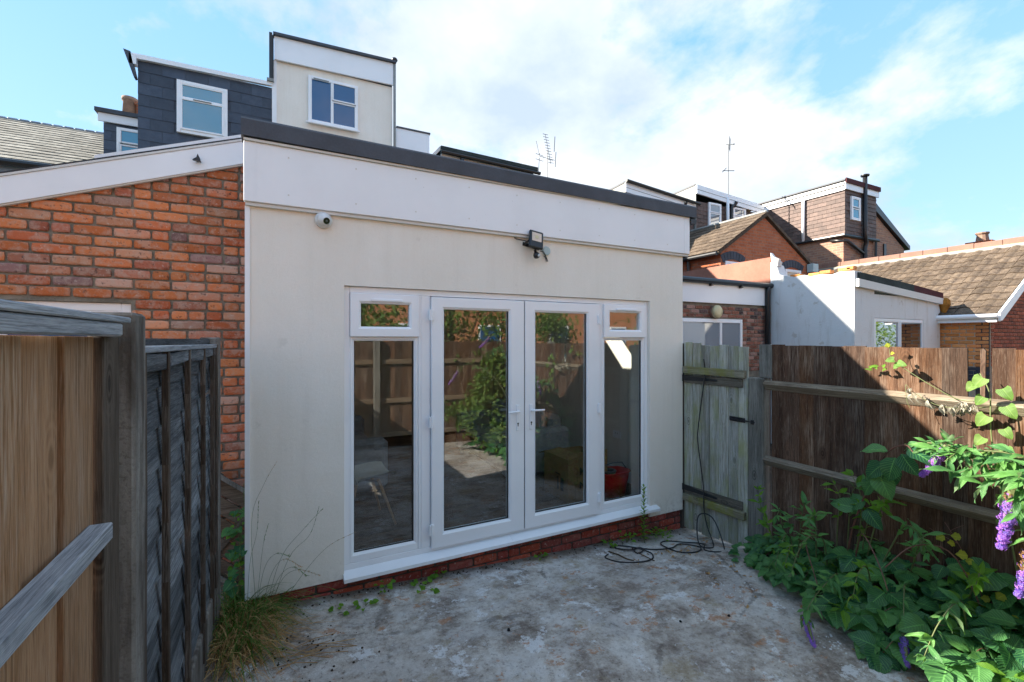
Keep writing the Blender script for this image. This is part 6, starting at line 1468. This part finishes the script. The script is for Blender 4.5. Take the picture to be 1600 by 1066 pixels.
for k in range(70):
    z = r.uniform(.0, .62); ivy2.leaf('darkheart' if k % 2 else 'weed', (-.06 + r.uniform(-.06, .05), .10 + r.uniform(-.1, .15), z), (r.uniform(-1, 1), -1, -.2), Vector((0, -.6, 1)) + rv(r, .4), r.uniform(.6, 1.1))
for k in range(5): ivy2.cane([(-.06, .12, -.05), (-.05 + r.uniform(-.03, .03), .10, .3), (-.05 + r.uniform(-.05, .04), .1, .6)], .003, .0015)
ivy2.done(300)

# shrubs beyond the rear fence and in the far right corner of the yard (seen in the glass)
def shrub(name, c, rad, n, label, key='hedge', stems=5, flat=1.0, blossoms=0):
    rr = random.Random(hash_(label)); o = empty(name, (c[0], c[1], c[2] - rad[2]), label, 'shrub', None); m_ = MB(); me, vs, fs, uv = LEAF[(key, 0)]
    cl = [Vector((rr.gauss(0, .45) * rad[0], rr.gauss(0, .45) * rad[1], rr.gauss(0, .42) * rad[2])) for _ in range(26)]
    for k in range(n):
        b = cl[rr.randrange(len(cl))]; p = Vector(c) + b + Vector((rr.gauss(0, .13), rr.gauss(0, .13), rr.gauss(0, .11))) * max(rad)
        if p.z < c[2] - rad[2]: p.z = c[2] - rad[2] + rr.random() * .2
        T_ = leaf_mat(p, rv(rr), Vector((-.2, .1, 1)) + rv(rr, .8), rr.uniform(.8, 1.6)); m_.add([T_ @ Vector(v) for v in vs], fs, uv)
    m_.build('foliage', me.materials[0], o, kind='stuff')
    for k in range(stems):
        e = Vector(c) + cl[k]; s2 = MB(); s2.tube(smooth([(c[0], c[1], -.3), (c[0] + (e.x - c[0]) * .4, c[1], (e.z - .3) * .5), e], 4), [.03 - .0024 * i for i in range(9)], 6); s2.build('branch', 'twig', o)
shrub('shrub', (1.2, -5.3, 1.9), (1.0, .5, .7), 1800, 'bushy shrub behind the left of the rear fence')
shrub('shrub', (3.2, -5.2, 2.1), (1.1, .5, .9), 2200, 'large shrub above the middle of the rear fence')
shrub('shrub', (5.6, -5.2, 2.0), (1.2, .6, .8), 1800, 'wide shrub right of the rear fence corner')
shrub('corner_bush', (3.7, -4.05, 1.0), (.45, .25, .60), 1500, 'tall leafy bush against the fence in the rear right corner')
shrub('corner_bush', (3.45, -3.7, .40), (.6, .45, .45), 2200, 'green bush filling the rear right corner of the yard')
shrub('neighbour_shrub', (9.5, -4.5, 1.6), (2.5, 1.0, 1.6), 3000, 'large neighbouring shrub opposite the white outbuilding')
shrub('neighbour_shrub', (18.0, -3.0, 1.9), (2.8, 1.0, 1.9), 2600, 'large neighbouring shrub opposite the tiled building')

# ------------------------------------------------------------------ litter on the concrete
r = random.Random(3); m_ = MB()
def chip(mb, x, y, s_, h=.25):
    n = r.randrange(4, 7); a0 = r.random() * 6; top = [(x + s_ * r.uniform(.6, 1) * math.cos(a0 + i * 6.283 / n), y + s_ * r.uniform(.6, 1) * math.sin(a0 + i * 6.283 / n)) for i in range(n)]
    z = gz(x, y) + .002; mb.add([(a, b, z) for a, b in top] + [(x + (a - x) * .7, y + (b - y) * .7, z + s_ * h + .003) for a, b in top], [tuple(range(n, 2 * n))] + [(i, (i + 1) % n, n + (i + 1) % n, n + i) for i in range(n)])
for k in range(150): chip(m_, r.uniform(.1, 4.0), r.uniform(-2.3, -.03), r.uniform(.002, .006))
for k in range(30): chip(m_, r.gauss(3.35, .1), r.gauss(-1.3, .08), r.uniform(.003, .009)); 
for k in range(24): chip(m_, r.gauss(3.33, .06), r.gauss(-1.95, .06), r.uniform(.004, .010))
for k in range(40): chip(m_, r.gauss(.02, .03), r.gauss(-.62, .03), r.uniform(.006, .014))
o = m_.build('paint_flakes', 'white_flake', kind='stuff'); o['label'] = 'white flakes scattered over the concrete'
m_ = MB()
for k in range(160): chip(m_, r.uniform(.0, 4.0), -abs(r.gauss(0, .05)) - .0, r.uniform(.004, .012))
for k in range(120): chip(m_, r.gauss(.2, .25), r.gauss(-.5, .25), r.uniform(.003, .012))
for k in range(60): chip(m_, r.uniform(.2, 4.0), r.uniform(-2.3, -.1), r.uniform(.002, .005))
o = m_.build('dirt_crumbs', 'earth', kind='stuff'); o['label'] = 'dark crumbs of soil along the wall foot'
for (x, y, s_, lab) in ((1.53, -.92, .016, 'black stone chip in the middle of the concrete'), (2.62, -1.35, .013, 'black stone chip left of centre of the three lower chips'), (2.98, -1.45, .014, 'black stone chip nearest the bramble')):
    m_ = MB(); chip(m_, x, y, s_, .5); o = m_.build('stone_chip', 'black_stone'); tag(o, lab, 'stone', 'black chips on the concrete')
m_ = MB()
for k in range(9):
    x, y = r.uniform(.1, .35), r.uniform(-.75, -.45); a = r.uniform(-.5, .5); L = r.uniform(.15, .4)
    m_.tube([(x, y, gz(x, y) + .01), (x + L * .5 * math.cos(a), y + L * .5 * math.sin(a), gz(x, y) + .018), (x + L * math.cos(a), y + L * math.sin(a), gz(x + L, y) + .006)], .002, 4)
o = m_.build('dead_stalks', 'grass_dry', kind='stuff'); o['label'] = 'dead grass stalks lying on the concrete by the tuft'
m_ = MB(); me, vs, fs, uv = LEAF[('dry', 1)]
for k in range(60):
    x = r.choice((r.gauss(3.6, .12), r.gauss(3.45, .25))); y = r.choice((r.gauss(-.45, .06), r.gauss(-1.2, .4))); y = min(-.1, y); x = min(4.05, x)
    T_ = leaf_mat((x, y, gz(x, y) + .008), (r.uniform(-1, 1), r.uniform(-1, 1), .05), Vector((0, 0, 1)) + rv(r, .3), r.uniform(.3, .6)); m_.add([T_ @ Vector(v) for v in vs], fs, uv)
o = m_.build('dead_leaves', 'grass_dry', kind='stuff'); o['label'] = 'small dead leaves and straw on the concrete near the gate'
